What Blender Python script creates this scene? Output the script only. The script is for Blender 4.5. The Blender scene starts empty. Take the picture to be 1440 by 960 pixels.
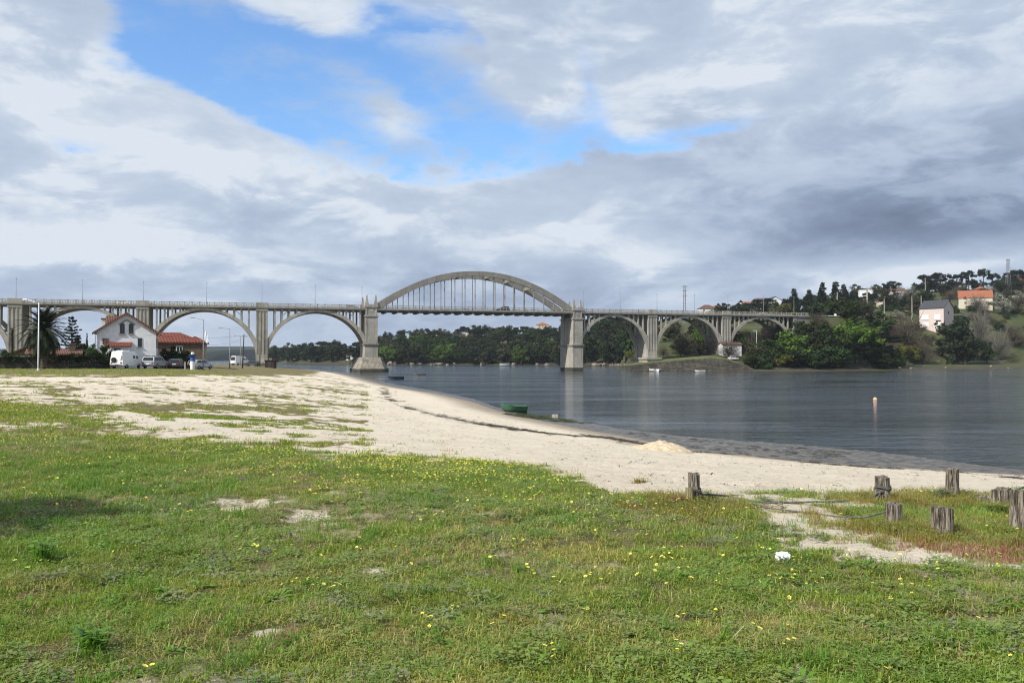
import bpy, bmesh, math, random
import numpy as np
from mathutils import Vector, Matrix
rnd = random.Random(7)
R = math.radians
scene = bpy.context.scene
COL = scene.collection

# ------------------------------------------------------------------ camera
EYE = 5.0                      # metres above the water
F = 1200.0                     # focal length in photo pixels (photo is 1440 wide)
PITCH = math.atan(23 / F)
cam_d = bpy.data.cameras.new('camera'); cam = bpy.data.objects.new('camera', cam_d)
COL.objects.link(cam); scene.camera = cam
cam.location = (0, 0, EYE); cam.rotation_euler = (math.pi / 2 + PITCH, 0, 0)
cam_d.sensor_width = 36; cam_d.lens = 36 * F / 1440
cam_d.clip_start = 0.05; cam_d.clip_end = 30000

# ------------------------------------------------------------------ light
SUN_FROM = Vector((-0.80, -0.60, 0)).normalized()
SUN_EL = R(41)
sd = SUN_FROM * math.cos(SUN_EL) + Vector((0, 0, math.sin(SUN_EL)))
sun_d = bpy.data.lights.new('sun', 'SUN'); sun_d.energy = 5.0; sun_d.angle = R(0.6); sun_d.color = (1.0, 0.95, 0.86)
sun = bpy.data.objects.new('sun', sun_d); COL.objects.link(sun)
sun.rotation_euler = sd.to_track_quat('Z', 'Y').to_euler()
sun.location = (-200, -150, 300)

# ------------------------------------------------------------------ sky
world = bpy.data.worlds.new('World'); scene.world = world; world.use_nodes = True
def build_world():
    nt = world.node_tree; nt.nodes.clear(); L = nt.links
    def N(t, **k):
        n = nt.nodes.new(t)
        for a, v in k.items(): setattr(n, a, v)
        return n
    def put(sock, v):
        if isinstance(v, (int, float)): sock.default_value = v
        elif isinstance(v, tuple): sock.default_value = v
        else: L.new(v, sock)
    def m(op, a, b=0.0, c=0.0, clamp=False):
        n = N('ShaderNodeMath', operation=op, use_clamp=clamp)
        put(n.inputs[0], a); put(n.inputs[1], b); put(n.inputs[2], c)
        return n.outputs[0]
    def noise(vec, scale, detail, rough=.55, dist=0.0):
        n = N('ShaderNodeTexNoise'); L.new(vec, n.inputs['Vector'])
        n.inputs['Scale'].default_value = scale; n.inputs['Detail'].default_value = detail
        n.inputs['Roughness'].default_value = rough; n.inputs['Distortion'].default_value = dist
        return n.outputs['Fac'], n.outputs['Color']
    def ss(x, a, b):
        n = N('ShaderNodeMapRange', interpolation_type='SMOOTHSTEP')
        put(n.inputs[0], x); n.inputs[1].default_value = a; n.inputs[2].default_value = b
        return n.outputs[0]
    def mix(f, a, b):
        n = N('ShaderNodeMix', data_type='RGBA'); put(n.inputs[0], f)
        for s, v in ((n.inputs[6], a), (n.inputs[7], b)): put(s, v)
        return n.outputs[2]
    tc = N('ShaderNodeTexCoord'); d = tc.outputs['Generated']
    sx = N('ShaderNodeSeparateXYZ'); L.new(d, sx.inputs[0]); X, Y, Z = sx.outputs
    # flat cloud deck seen in perspective
    zz = m('ADD', m('MAXIMUM', Z, 0.0), 0.10)
    cx = N('ShaderNodeCombineXYZ'); L.new(m('DIVIDE', X, zz), cx.inputs[0]); L.new(m('DIVIDE', Y, zz), cx.inputs[1])
    P = cx.outputs[0]
    n1, _ = noise(P, 0.75, 3, .55, .25)
    n2, _ = noise(P, 2.0, 5, .5, .4)
    mp = N('ShaderNodeMapping'); L.new(d, mp.inputs[0]); mp.inputs['Scale'].default_value = (1, 1, 2.6)
    n3, n3c = noise(mp.outputs[0], 3.0, 6, .52, .3)
    n4, _ = noise(mp.outputs[0], 8.0, 8, .60, .3)
    n5, _ = noise(mp.outputs[0], 21.0, 7, .62, .2)
    # azimuth / elevation in degrees, ruffled so that cloud edges are ragged
    s3 = N('ShaderNodeSeparateXYZ'); L.new(n3c, s3.inputs[0])
    az = m('MULTIPLY', m('ARCTAN2', X, Y), 57.2958)
    el = m('MULTIPLY', m('ARCSINE', Z), 57.2958)
    az0, el0 = az, el
    az = m('ADD', az, m('MULTIPLY', m('SUBTRACT', s3.outputs[0], .5), 9.0))
    el = m('ADD', el, m('MULTIPLY', m('SUBTRACT', n4, .5), 5.0))
    def pix(px, py):
        u = (px - 720) / F; v = (503 - py) / F
        return math.degrees(math.atan(u)), math.degrees(math.atan(v / math.sqrt(1 + u * u)))
    ce = N('ShaderNodeCombineXYZ'); L.new(az, ce.inputs[0]); L.new(el, ce.inputs[1])
    def total(items):                       # soft patches: centre, half widths in degrees, tilt, strength
        acc = None
        for px, py, wa, wb, rot, amp in items:
            a0, e0 = pix(px, py); mp_ = N('ShaderNodeMapping', vector_type='TEXTURE'); L.new(ce.outputs[0], mp_.inputs[0])
            mp_.inputs[1].default_value = (a0, e0, 0); mp_.inputs[2].default_value = (0, 0, R(rot)); mp_.inputs[3].default_value = (wa * 2.3, wb * 2.3, 1)
            g = N('ShaderNodeTexGradient', gradient_type='QUADRATIC_SPHERE'); L.new(mp_.outputs[0], g.inputs[0])
            acc = m('MULTIPLY_ADD', g.outputs[1], amp, acc if acc is not None else 0.0)
        return acc
    holes = total([(235, 50, 4.0, 2.2, -22, 1.0), (330, 92, 5.2, 2.7, -28, 1.2), (440, 150, 5.0, 2.5, -30, 1.0),
                   (440, 75, 8.0, 2.8, -6, 1.0), (590, 40, 4.5, 2.2, -30, .9), (600, 140, 4.5, 2.2, -20, .6), (650, 55, 2.2, 1.2, -40, .6),
                   (690, 195, 5.0, 1.9, 0, 1.0), (805, 120, 1.8, 3.8, 14, .75), (980, 182, 4.6, .9, 8, .85),
                   (90, 200, 2.8, 1.0, 0, .5), (560, 205, 2.8, 1.2, -30, .75), (850, 205, 3.0, 1.2, 0, .7)])
    holes = m('MINIMUM', holes, .80)
    gen = ss(n1, .60, .72)                                  # stray gaps elsewhere in the deck
    back = ss(el0, 26.0, 34.0)
    h = m('ADD', holes, m('MULTIPLY', gen, back))
    wisps = total([(555, 165, 3.2, 1.6, -30, .6), (690, 90, 5, 1.4, -20, .5), (470, 10, 6, 1.2, -8, .4)])
    h = m('SUBTRACT', h, wisps)
    h = m('ADD', h, m('MULTIPLY', m('SUBTRACT', n4, .5), 1.25))
    h = m('ADD', h, m('MULTIPLY', m('SUBTRACT', n5, .5), .55))
    h = m('ADD', h, m('MULTIPLY', m('SUBTRACT', n3, .5), .8))
    blue = ss(h, .24, .88)
    # brightness of the cloud deck
    v = m('ADD', .86, m('MULTIPLY', m('SUBTRACT', n3, .5), .55))
    v = m('ADD', v, m('MULTIPLY', m('SUBTRACT', n4, .5), .42))
    v = m('ADD', v, m('MULTIPLY', m('SUBTRACT', n2, .5), .14))
    dark = total([(1330, 318, 11, 2.4, 4, .42), (1180, 330, 9, 2.0, 4, .22), (1420, 210, 10, 4.5, 8, .26),
                  (860, 235, 10, 1.7, 3, .17), (1080, 270, 9, 1.6, 5, .16), (250, 400, 16, 1.6, 0, .06),
                  (620, 420, 14, 1.5, 0, .12), (330, 330, 5, 1.2, 10, .12), (480, 335, 3, 1.0, 0, .18), (60, 385, 8, 1.5, 0, .08),
                  (150, 455, 14, 2.2, 0, .10), (500, 470, 10, 2.2, 0, .16), (900, 430, 10, 1.6, 0, .15)])
    lite = total([(180, 190, 8, 4, 0, .20), (150, 340, 7, 1.3, 0, .22), (900, 365, 3, 1.5, 0, .25), (1330, 378, 7, 1.0, 5, .42),
                  (1000, 90, 9, 4, 10, .14), (760, 130, 5, 3, 10, .12), (420, 230, 7, 2.5, -20, .12), (1140, 378, 3, .7, 0, .22)])
    v = m('ADD', v, m('MULTIPLY', m('SUBTRACT', n5, .5), .22))
    v = m('ADD', v, m('MULTIPLY', m('SUBTRACT', ss(n4, .44, .60), .5), .12))
    v = m('ADD', m('SUBTRACT', v, dark), lite)
    v = m('MAXIMUM', v, .02)
    ramp = N('ShaderNodeValToRGB'); L.new(v, ramp.inputs[0]); e = ramp.color_ramp.elements
    K = 10.0
    pts = [(0.0, (.12, .16, .24)), (.35, (.25, .32, .45)), (.62, (.41, .50, .655)), (.85, (.56, .655, .80)), (1.0, (.76, .83, .92))]
    e[0].position, e[0].color = pts[0][0], (*pts[0][1], 1); e[1].position, e[1].color = pts[-1][0], (*pts[-1][1], 1)
    for p, c in pts[1:-1]:
        q = e.new(p); q.color = (*c, 1)
    sc = N('ShaderNodeVectorMath', operation='SCALE'); L.new(ramp.outputs[0], sc.inputs[0]); sc.inputs['Scale'].default_value = K
    sky = N('ShaderNodeTexSky', sky_type='NISHITA', sun_disc=False)
    sky.sun_elevation = SUN_EL; sky.sun_rotation = math.atan2(SUN_FROM.x, SUN_FROM.y)
    sky.air_density = 1.2; sky.dust_density = .6; sky.ozone_density = 2.5
    sk2 = N('ShaderNodeVectorMath', operation='MULTIPLY'); L.new(sky.outputs[0], sk2.inputs[0]); sk2.inputs[1].default_value = (1.35, 1.72, 2.15)
    col = mix(blue, sc.outputs[0], sk2.outputs[0])
    bg = N('ShaderNodeBackground'); L.new(col, bg.inputs[0]); bg.inputs[1].default_value = 0.083
    out = N('ShaderNodeOutputWorld'); L.new(bg.outputs[0], out.inputs[0])
build_world()
world.cycles.sampling_method = 'MANUAL'; world.cycles.sample_map_resolution = 512
vs = scene.view_settings
vs.view_transform = 'Standard'; vs.look = 'None'; vs.gamma = 1; vs.use_curve_mapping = False; vs.exposure = 0.2
scene.cycles.use_denoising = True; scene.cycles.filter_width = 1.1
scene.cycles.max_bounces = 6; scene.cycles.diffuse_bounces = 3; scene.cycles.glossy_bounces = 3
scene.cycles.transmission_bounces = 4; scene.cycles.volume_bounces = 0; scene.cycles.sample_clamp_indirect = 6

# ------------------------------------------------------------------ pixel geometry
def ray(px, py):
    x = (px - 720) / F; y = (480 - py) / F
    c, s = math.cos(PITCH), math.sin(PITCH)
    yy = c - s * y; zz = s + c * y
    return x / yy, zz / yy
def at(px, py, Y):
    rx, rz = ray(px, py); return Vector((rx * Y, Y, EYE + rz * Y))
def on_plane(px, py, z):
    rx, rz = ray(px, py); Y = (z - EYE) / rz; return Vector((rx * Y, Y, z))
def topx(X, Y, Z):
    c, s = math.cos(PITCH), math.sin(PITCH); z = Z - EYE
    d = c * Y + s * z; u = -s * Y + c * z
    return 720 + F * X / d, 480 - F * u / d

# ------------------------------------------------------------------ numpy noise
_rs = np.random.RandomState(3); _T = _rs.rand(256, 256)
def vnoise(x, y):
    xi = np.floor(x).astype(int); yi = np.floor(y).astype(int)
    fx = x - xi; fy = y - yi; fx = fx * fx * (3 - 2 * fx); fy = fy * fy * (3 - 2 * fy)
    a = _T[xi % 256, yi % 256]; b = _T[(xi + 1) % 256, yi % 256]; c = _T[xi % 256, (yi + 1) % 256]; d = _T[(xi + 1) % 256, (yi + 1) % 256]
    return (a * (1 - fx) + b * fx) * (1 - fy) + (c * (1 - fx) + d * fx) * fy
def fbm(x, y, o=4):
    s = 0; a = 1; t = 0
    for i in range(o):
        s = s + a * vnoise(x * 2 ** i + 17.3 * i, y * 2 ** i + 9.1 * i); t += a; a *= .5
    return s / t
def sstep(x, a, b):
    t = np.clip((x - a) / (b - a), 0, 1); return t * t * (3 - 2 * t)
def pl_dist(P, x, y):
    best = np.full(np.shape(x), 1e9)
    for (x0, y0), (x1, y1) in zip(P[:-1], P[1:]):
        dx, dy = x1 - x0, y1 - y0
        t = np.clip(((x - x0) * dx + (y - y0) * dy) / (dx * dx + dy * dy + 1e-9), 0, 1)
        best = np.minimum(best, np.hypot(x - x0 - t * dx, y - y0 - t * dy))
    return best
def inside(P, x, y):
    r = np.zeros(np.shape(x), bool)
    for (x0, y0), (x1, y1) in zip(P, P[1:] + P[:1]):
        c = ((y0 > y) != (y1 > y)) & (x < (x1 - x0) * (y - y0) / (y1 - y0 + 1e-12) + x0)
        r ^= c
    return r
def sdist(P, x, y):               # signed distance to a polygon, positive inside
    d = pl_dist(P + P[:1], x, y); return np.where(inside(P, x, y), d, -d)

# ------------------------------------------------------------------ near shore terrain
W_px = [(440, 519), (478, 523), (500, 527), (530, 535), (560, 541), (613, 549.5), (667, 561), (700, 573), (730, 581), (800, 591), (850, 598),
        (900, 606), (960, 613), (1100, 623), (1200, 631), (1300, 643), (1400, 656), (1440, 660), (1700, 672)]
S_px = [(440, 520.5), (478, 525), (500, 530), (530, 538), (560, 545), (613, 553), (667, 565), (700, 577), (760, 591), (830, 605), (900, 617),
        (960, 631), (1000, 635), (1100, 645), (1200, 653.5), (1300, 659.5), (1440, 667.5), (1700, 680)]
far_land = [(-900, 400), (-200, 385), (-118, 372)]
W_pts = far_land + [tuple(on_plane(x, y, 0.0)[:2]) for x, y in W_px] + [(60, 20), (80, -70)]
S_pts = [(-900, 396), (-200, 381), (-119, 368)] + [tuple(on_plane(x, y, 0.18)[:2]) for x, y in S_px] + [(56, 18), (76, -70)]
W_poly = W_pts + [(-900, -70)]; S_poly = S_pts + [(-900, -70)]
def zground(X, Y, fine=True):
    X = np.asarray(X, float); Y = np.asarray(Y, float)
    dS = sdist(S_poly, X, Y); dW = sdist(W_poly, X, Y)
    a = 0.18 + 0.105 * np.maximum(dS, 0)
    top = 3.33 + .22 * sstep(Y, 60, 175) - 1.6 * sstep(Y, 200, 300)
    k = .33
    z_in = -k * np.log(np.exp(-np.minimum(a, 9) / k) + np.exp(-top / k))
    z_mud = 0.18 * np.clip(dW / (dW + np.maximum(-dS, 0) + 1e-6), 0, 1)
    z_sea = np.maximum(-0.06 * np.maximum(-dW, 0), -2.5) - .004
    z = np.where(dS > 0, z_in, np.where(dW > 0, z_mud, z_sea))
    land = sstep(dS, 0, 6)
    z = z + land * (.16 * (fbm(X * .11 + 3, Y * .11 + 8, 3) - .5))
    if fine:
        near = 1 - sstep(Y, 60, 140)
        z = z + near * land * (.09 * (fbm(X * .9, Y * .9, 3) - .5) + .085 * (fbm(X * 3.0, Y * 3.0, 3) - .5) * sstep(dS, 8, 14))
        z = z + np.where((dW > 0) & (dS <= 0), .05 * (fbm(X * .8, Y * .8, 3) - .5), 0)
    return z
def zg(x, y): return float(zground(np.array([x]), np.array([y]), False)[0])
def hit(px, py):
    rx, rz = ray(px, py)
    ys = np.concatenate([np.arange(2, 60, .05), np.arange(60, 420, .5)])
    zr = EYE + rz * ys; zt = zground(rx * ys, ys, False)
    i = int(np.argmax(zr <= zt)); y = ys[i] if zr[i] <= zt[i] else ys[-1]
    return Vector((rx * y, y, float(zt[i])))

# masks, drawn as outlines of the vegetated patches
def poly_world(P): return [tuple(hit(x, y)[:2]) for x, y in P]
def _px(X, Y):
    return topx(X, Y, zground(X, Y, False))
GRASS = [(-1500, 540), (-200, 545), (0, 556), (60, 565), (130, 582), (200, 597), (270, 611), (350, 624), (420, 632), (500, 640), (600, 640), (680, 650),
         (740, 660), (790, 670), (850, 690), (905, 698), (950, 709), (985, 700), (1040, 706), (1090, 725), (1085, 750), (1130, 772), (1200, 785), (1300, 797),
         (1440, 800), (2600, 830), (2600, 4000), (-2600, 4000)]
ISLAND = [(1195, 718), (1250, 716), (1290, 713), (1320, 706), (1380, 710), (1420, 706), (2500, 724), (2500, 800), (1440, 770), (1360, 762), (1300, 766), (1240, 752), (1195, 735)]
REDS = [(1190, 745), (1260, 752), (1330, 752), (1460, 762), (2200, 780), (2200, 810), (1430, 795), (1350, 792), (1270, 778), (1220, 765)]
BARE = [(40, 598, 90, 7), (150, 607, 70, 5), (330, 708, 62, 11), (60, 778, 40, 10), (525, 805, 32, 10), (1130, 950, 60, 18), (430, 725, 50, 8), (690, 725, 26, 5),
        (880, 684, 46, 7), (20, 735, 20, 6), (380, 893, 24, 7), (960, 905, 26, 10), (270, 635, 40, 4)]
def masks(X, Y):
    X = np.asarray(X, float); Y = np.asarray(Y, float)
    Yc = np.maximum(Y, 1.2)
    px, py = _px(X, Yc)
    n = fbm(X * 1.7, Y * 1.7, 4) - .5; nb = fbm(X * .35 + 5, Y * .35, 3) - .5
    nf = fbm(X * 7 + 3, Y * 7, 3) - .5
    def soft(P, w):                 # outline distance in pixels at that distance, roughened by ground noise
        return sdist(P, px, py)
    g = sstep(soft(GRASS, 0) + n * 34 + nb * 16 + nf * 26, -8, 12)
    isl = sstep(soft(ISLAND, 0) + n * 22, -5, 8)
    red = sstep(soft(REDS, 0) + n * 26, -4, 10)
    for (bx, by, wx, wy) in BARE:
        q = ((px - bx) / wx) ** 2 + ((py - by) / wy) ** 2
        g = g * (1 - .85 * sstep(1.15 - q + n * 1.6 + nf * 2.6, .0, 1.3))
    far_strip = sstep(532 - py + nb * 10 + n * 8, 0, 6) * sstep(470 - px + n * 40 - (py - 516) * 3, -20, 20) * (Yc > 40)
    mixb = sstep(n * 1.0 + nb * .9 + .18 * np.exp(-((py - 572) / 9) ** 2 - ((px - 300) / 190) ** 2) * 2.2 + .16 * np.exp(-((py - 545) / 6) ** 2 - ((px - 60) / 120) ** 2), .07, .24) * (px < 520) * (py < 640)
    rg = sstep(n * 1.0 + nf * 1.2 + nb * .5, .02, .22) * (py > 692) * (py < 805) * (px > 960) * .72
    worn = sstep(fbm(X * .55 + 71, Y * .55 + 13, 4) + nf * .5, .56, .78)
    g = g * (1 - .55 * worn * (py > 600))
    isl = isl * (1 - .6 * sstep(nf + n * .5, .05, .25))
    g = np.maximum.reduce([g, isl, far_strip, mixb * .8, rg])
    g = np.where(Y < 1.2, 1.0, g)
    dS = sdist(S_poly, X, Y); dW = sdist(W_poly, X, Y)
    g = g * sstep(dS, 3.0, 7.0)
    wet = 1 - sstep(dS + n * 1.2, 1.0, 5.0)
    return g, red, wet, px, py, n, nb, dS, dW

# ------------------------------------------------------------------ materials
MATS = {}
def nodes_of(m_):
    m_.use_nodes = True; nt = m_.node_tree; nt.nodes.clear(); return nt
class NB:
    def __init__(s, nt): s.nt = nt; s.L = nt.links
    def N(s, t, **k):
        n = s.nt.nodes.new(t)
        for a, v in k.items(): setattr(n, a, v)
        return n
    def put(s, sock, v):
        if isinstance(v, bpy.types.NodeSocket): s.L.new(v, sock)
        elif isinstance(v, tuple) and len(v) == 3 and sock.type == 'RGBA': sock.default_value = (*v, 1)
        else: sock.default_value = v
    def math(s, op, a, b=0.0, clamp=False):
        n = s.N('ShaderNodeMath', operation=op, use_clamp=clamp); s.put(n.inputs[0], a); s.put(n.inputs[1], b); return n.outputs[0]
    def mix(s, f, a, b, mode='MIX'):
        n = s.N('ShaderNodeMix', data_type='RGBA', blend_type=mode); s.put(n.inputs[0], f); s.put(n.inputs[6], a); s.put(n.inputs[7], b); return n.outputs[2]
    def noise(s, vec, scale, detail=5, rough=.6, dist=0):
        n = s.N('ShaderNodeTexNoise'); s.L.new(vec, n.inputs['Vector']); n.inputs['Scale'].default_value = scale
        n.inputs['Detail'].default_value = detail; n.inputs['Roughness'].default_value = rough; n.inputs['Distortion'].default_value = dist
        return n.outputs['Fac']
    def mapr(s, x, a, b, c=0.0, d=1.0):
        n = s.N('ShaderNodeMapRange', interpolation_type='SMOOTHSTEP'); s.put(n.inputs[0], x)
        for i, q in enumerate((a, b, c, d)): n.inputs[i + 1].default_value = q
        return n.outputs[0]
    def mapping(s, vec, scale):
        n = s.N('ShaderNodeMapping'); s.L.new(vec, n.inputs[0]); n.inputs['Scale'].default_value = scale; return n.outputs[0]
    def bump(s, hgt, strength, dist, nrm=None):
        n = s.N('ShaderNodeBump'); n.inputs['Strength'].default_value = strength; n.inputs['Distance'].default_value = dist
        s.L.new(hgt, n.inputs['Height'])
        if nrm is not None: s.L.new(nrm, n.inputs['Normal'])
        return n.outputs[0]
    def out(s, sh):
        o = s.N('ShaderNodeOutputMaterial'); s.L.new(sh, o.inputs[0])
    def bsdf(s, col, rough=.8, spec=.3, nrm=None, metal=0.0):
        b = s.N('ShaderNodeBsdfPrincipled'); s.put(b.inputs['Base Color'], col); s.put(b.inputs['Roughness'], rough)
        b.inputs['Specular IOR Level'].default_value = spec; b.inputs['Metallic'].default_value = metal
        if nrm is not None: s.L.new(nrm, b.inputs['Normal'])
        return b.outputs[0]
    def coord(s, kind='Object'): return s.N('ShaderNodeTexCoord').outputs[kind]
    def pos(s): return s.N('ShaderNodeNewGeometry').outputs['Position']
    def island(s): return s.N('ShaderNodeNewGeometry').outputs['Random Per Island']
    def objrand(s): return s.N('ShaderNodeObjectInfo').outputs['Random']
    def attr(s, name, kind='GEOMETRY'):
        n = s.N('ShaderNodeAttribute'); n.attribute_name = name; n.attribute_type = kind; return n
def newmat(name):
    m_ = bpy.data.materials.new(name); MATS[name] = m_; return m_, NB(nodes_of(m_))
def simple(name, c, c2=None, scale=4.0, rough=.7, bump=0.0, bscale=20.0, spec=.3, metal=0.0, stretch=(1, 1, 1), lo=.35, hi=.65):
    m_, b = newmat(name); v = b.mapping(b.coord(), stretch)
    n = b.noise(v, scale, 6, .62)
    col = b.mix(b.mapr(n, lo, hi), c, c2 or tuple(x * .72 for x in c))
    nr = b.bump(b.noise(v, bscale, 4), 1.0, bump) if bump else None
    b.out(b.bsdf(col, rough, spec, nr, metal)); return m_

def mat_concrete(name, c, c2, dark=(.13, .12, .10)):
    m_, b = newmat(name); p = b.coord()
    n = b.noise(p, .35, 8, .6, .3); f = b.noise(p, 2.5, 6, .65)
    streak = b.noise(b.mapping(p, (1.6, 1.6, .07)), 1.0, 6, .6)
    col = b.mix(b.mapr(n, .3, .7), c, c2)
    col = b.mix(b.math('MULTIPLY', b.mapr(streak, .48, .72), .62), col, dark)
    col = b.mix(b.math('MULTIPLY', b.mapr(f, .46, .75), .42), col, dark)
    wv = b.N('ShaderNodeTexWave', bands_direction='Z'); b.L.new(p, wv.inputs['Vector']); wv.inputs['Scale'].default_value = .55; wv.inputs['Distortion'].default_value = .4
    col = b.mix(b.mapr(wv.outputs[1], .0, .06, .18, 0.0), col, dark)
    b.out(b.bsdf(col, .9, .2, b.bump(f, .5, .05))); return m_
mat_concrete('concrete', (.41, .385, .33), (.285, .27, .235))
mat_concrete('concrete_dark', (.275, .262, .23), (.205, .195, .172))  # darker concrete; the arch's shadowed tone is put into its base colour
mat_concrete('tidal_concrete', (.075, .07, .055), (.045, .045, .035), (.02, .02, .016))
def mat_masonry(name, c, c2, mortar, sx, sz):
    m_, b = newmat(name); p = b.coord('Object')
    s = b.N('ShaderNodeSeparateXYZ'); b.L.new(p, s.inputs[0]); cb = b.N('ShaderNodeCombineXYZ')
    b.L.new(b.math('ADD', s.outputs[0], b.math('MULTIPLY', s.outputs[1], .93)), cb.inputs[0]); b.L.new(s.outputs[2], cb.inputs[1])
    t = b.N('ShaderNodeTexBrick'); b.L.new(cb.outputs[0], t.inputs['Vector']); t.inputs['Scale'].default_value = 1
    t.inputs['Brick Width'].default_value = sx; t.inputs['Row Height'].default_value = sz; t.inputs['Mortar Size'].default_value = .06
    t.inputs['Color1'].default_value = (*c, 1); t.inputs['Color2'].default_value = (*c2, 1); t.inputs['Mortar'].default_value = (*mortar, 1)
    n = b.noise(p, .9, 6); col = b.mix(b.mapr(n, .4, .75), t.outputs[0], tuple(x * .5 for x in c2))
    b.out(b.bsdf(col, .92, .2, b.bump(t.outputs[1], -.6, .06))); return m_
mat_masonry('masonry', (.34, .31, .25), (.25, .225, .18), (.10, .09, .07), 1.5, .75)
mat_masonry('quay_stone', (.105, .095, .078), (.05, .047, .04), (.03, .028, .024), 1.4, .6)
mat_masonry('wall_stone', (.10, .092, .075), (.05, .048, .04), (.02, .02, .016), .8, .3)
simple('render_white', (.74, .75, .76), (.62, .63, .64), 1.5, .85, .004, 60)
simple('render_cream', (.62, .56, .44), (.5, .45, .36), 1.5, .85)
simple('render_pink', (.60, .50, .46), (.52, .44, .41), 1.5, .85)
simple('render_grey', (.26, .25, .245), (.20, .195, .19), 1.5, .85)
simple('render_brown', (.14, .10, .07), (.09, .07, .05), 1.5, .85)
def mat_tile(name, c, c2):
    m_, b = newmat(name); p = b.coord()
    w = b.N('ShaderNodeTexWave', bands_direction='X'); b.L.new(p, w.inputs['Vector']); w.inputs['Scale'].default_value = 1.3; w.inputs['Distortion'].default_value = .6
    w2 = b.N('ShaderNodeTexWave', bands_direction='Z'); b.L.new(p, w2.inputs['Vector']); w2.inputs['Scale'].default_value = 1.6; w2.inputs['Distortion'].default_value = .8
    n = b.noise(p, 1.6, 6)
    col = b.mix(b.mapr(n, .35, .68), c, c2); col = b.mix(b.math('MULTIPLY', b.mapr(w2.outputs[1], .0, .3, 1, 0), .35), col, tuple(x * .4 for x in c2))
    b.out(b.bsdf(col, .85, .2, b.bump(w.outputs[1], .8, .06))); return m_
mat_tile('tile_red', (.20, .062, .040), (.13, .045, .032))
mat_tile('tile_orange', (.36, .135, .075), (.26, .10, .06))
mat_tile('slate', (.075, .078, .088), (.045, .047, .055))
mat_tile('tile_brown', (.17, .085, .06), (.10, .06, .05))
simple('metal_grey', (.20, .21, .22), (.15, .155, .16), 3, .45, spec=.5)
simple('metal_pale', (.66, .68, .70), (.56, .58, .60), 3, .4, spec=.5)
simple('metal_dark', (.045, .045, .05), (.03, .03, .033), 3, .5)
simple('wood_dark', (.09, .07, .055), (.05, .04, .03), 3, .85, stretch=(6, 6, .4))
simple('rubber', (.018, .018, .019), (.012, .012, .012), 5, .7)
simple('paint_white', (.80, .80, .78), (.72, .72, .70), 2, .35, spec=.5)
simple('paint_silver', (.42, .44, .46), (.36, .38, .40), 2, .3, spec=.6, metal=.5)
simple('paint_charcoal', (.06, .065, .075), (.05, .05, .06), 2, .3, spec=.6, metal=.3)
simple('paint_blue', (.03, .13, .42), (.025, .10, .33), 2, .45)
simple('paint_navy', (.015, .03, .075), (.010, .02, .045), 2, .5)
simple('plastic_orange', (.75, .30, .12), (.8, .55, .4), 3, .5)
simple('plastic_white', (.80, .81, .82), (.70, .71, .73), 4, .5)
simple('frame_dark', (.06, .06, .06), (.04, .04, .04), 3, .6)
simple('lamp_red', (.35, .02, .02), (.3, .02, .02), 3, .3)
simple('rust', (.045, .02, .013), (.03, .016, .012), 3, .85)
simple('rock', (.30, .26, .21), (.12, .105, .09), 1.2, .92, .06, 3)
simple('asphalt', (.05, .05, .052), (.04, .04, .042), 2, .9)
simple('rope', (.16, .16, .155), (.055, .055, .06), 14, .85, .004, 120)
simple('rope_blue', (.15, .15, .14), (.07, .07, .065), 14, .85, .004, 120)
simple('flower_yellow', (.80, .74, .13), (.76, .66, .07), 30, .6)
simple('flower_centre', (.62, .30, .01), (.5, .22, .01), 30, .7)
simple('seaweed', (.030, .026, .014), (.05, .038, .02), 6, .7)
simple('seaweed_green', (.06, .075, .016), (.03, .04, .012), 6, .7)
simple('frond_green', (.030, .042, .014), (.016, .024, .010), 2, .7, spec=.15)
simple('palm_trunk', (.10, .075, .05), (.05, .04, .03), 3, .9, .05, 6)
simple('bark', (.075, .060, .046), (.04, .033, .026), 2, .9, .03, 6, stretch=(3, 3, .6))
simple('flag_cloth', (.72, .74, .78), (.62, .64, .68), 3, .8)
m_, b = newmat('glass_dark'); b.out(b.bsdf((.014, .018, .022), .06, .6))
m_, b = newmat('glass_pale'); b.out(b.bsdf((.30, .33, .37), .10, .6))
# weathered timber with long cracks
m_, b = newmat('timber'); p = b.coord()
st = b.noise(b.mapping(p, (9, 9, .9)), 4.0, 8, .62, .4); g2 = b.noise(b.mapping(p, (14, 14, 1.1)), 6, 4, .6, .6); n = b.noise(p, 5, 5)
col = b.mix(b.mapr(st, .38, .64), (.075, .062, .05), (.36, .31, .25)); col = b.mix(b.mapr(g2, .54, .62), col, (.012, .010, .009))
col = b.mix(b.math('MULTIPLY', b.mapr(n, .5, .75), .45), col, (.11, .115, .05))
b.out(b.bsdf(col, .9, .2, b.bump(b.math('ADD', st, b.math('MULTIPLY', g2, -.6)), .9, .03)))
m_, b = newmat('timber_lichen'); p = b.coord()
st = b.noise(b.mapping(p, (9, 9, .9)), 4.0, 8, .62, .4); n = b.noise(p, 8, 5)
col = b.mix(b.mapr(st, .35, .62), (.09, .07, .04), (.34, .29, .17)); col = b.mix(b.mapr(n, .45, .62), col, (.27, .27, .07))
b.out(b.bsdf(col, .9, .2, b.bump(st, .9, .03)))
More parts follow.
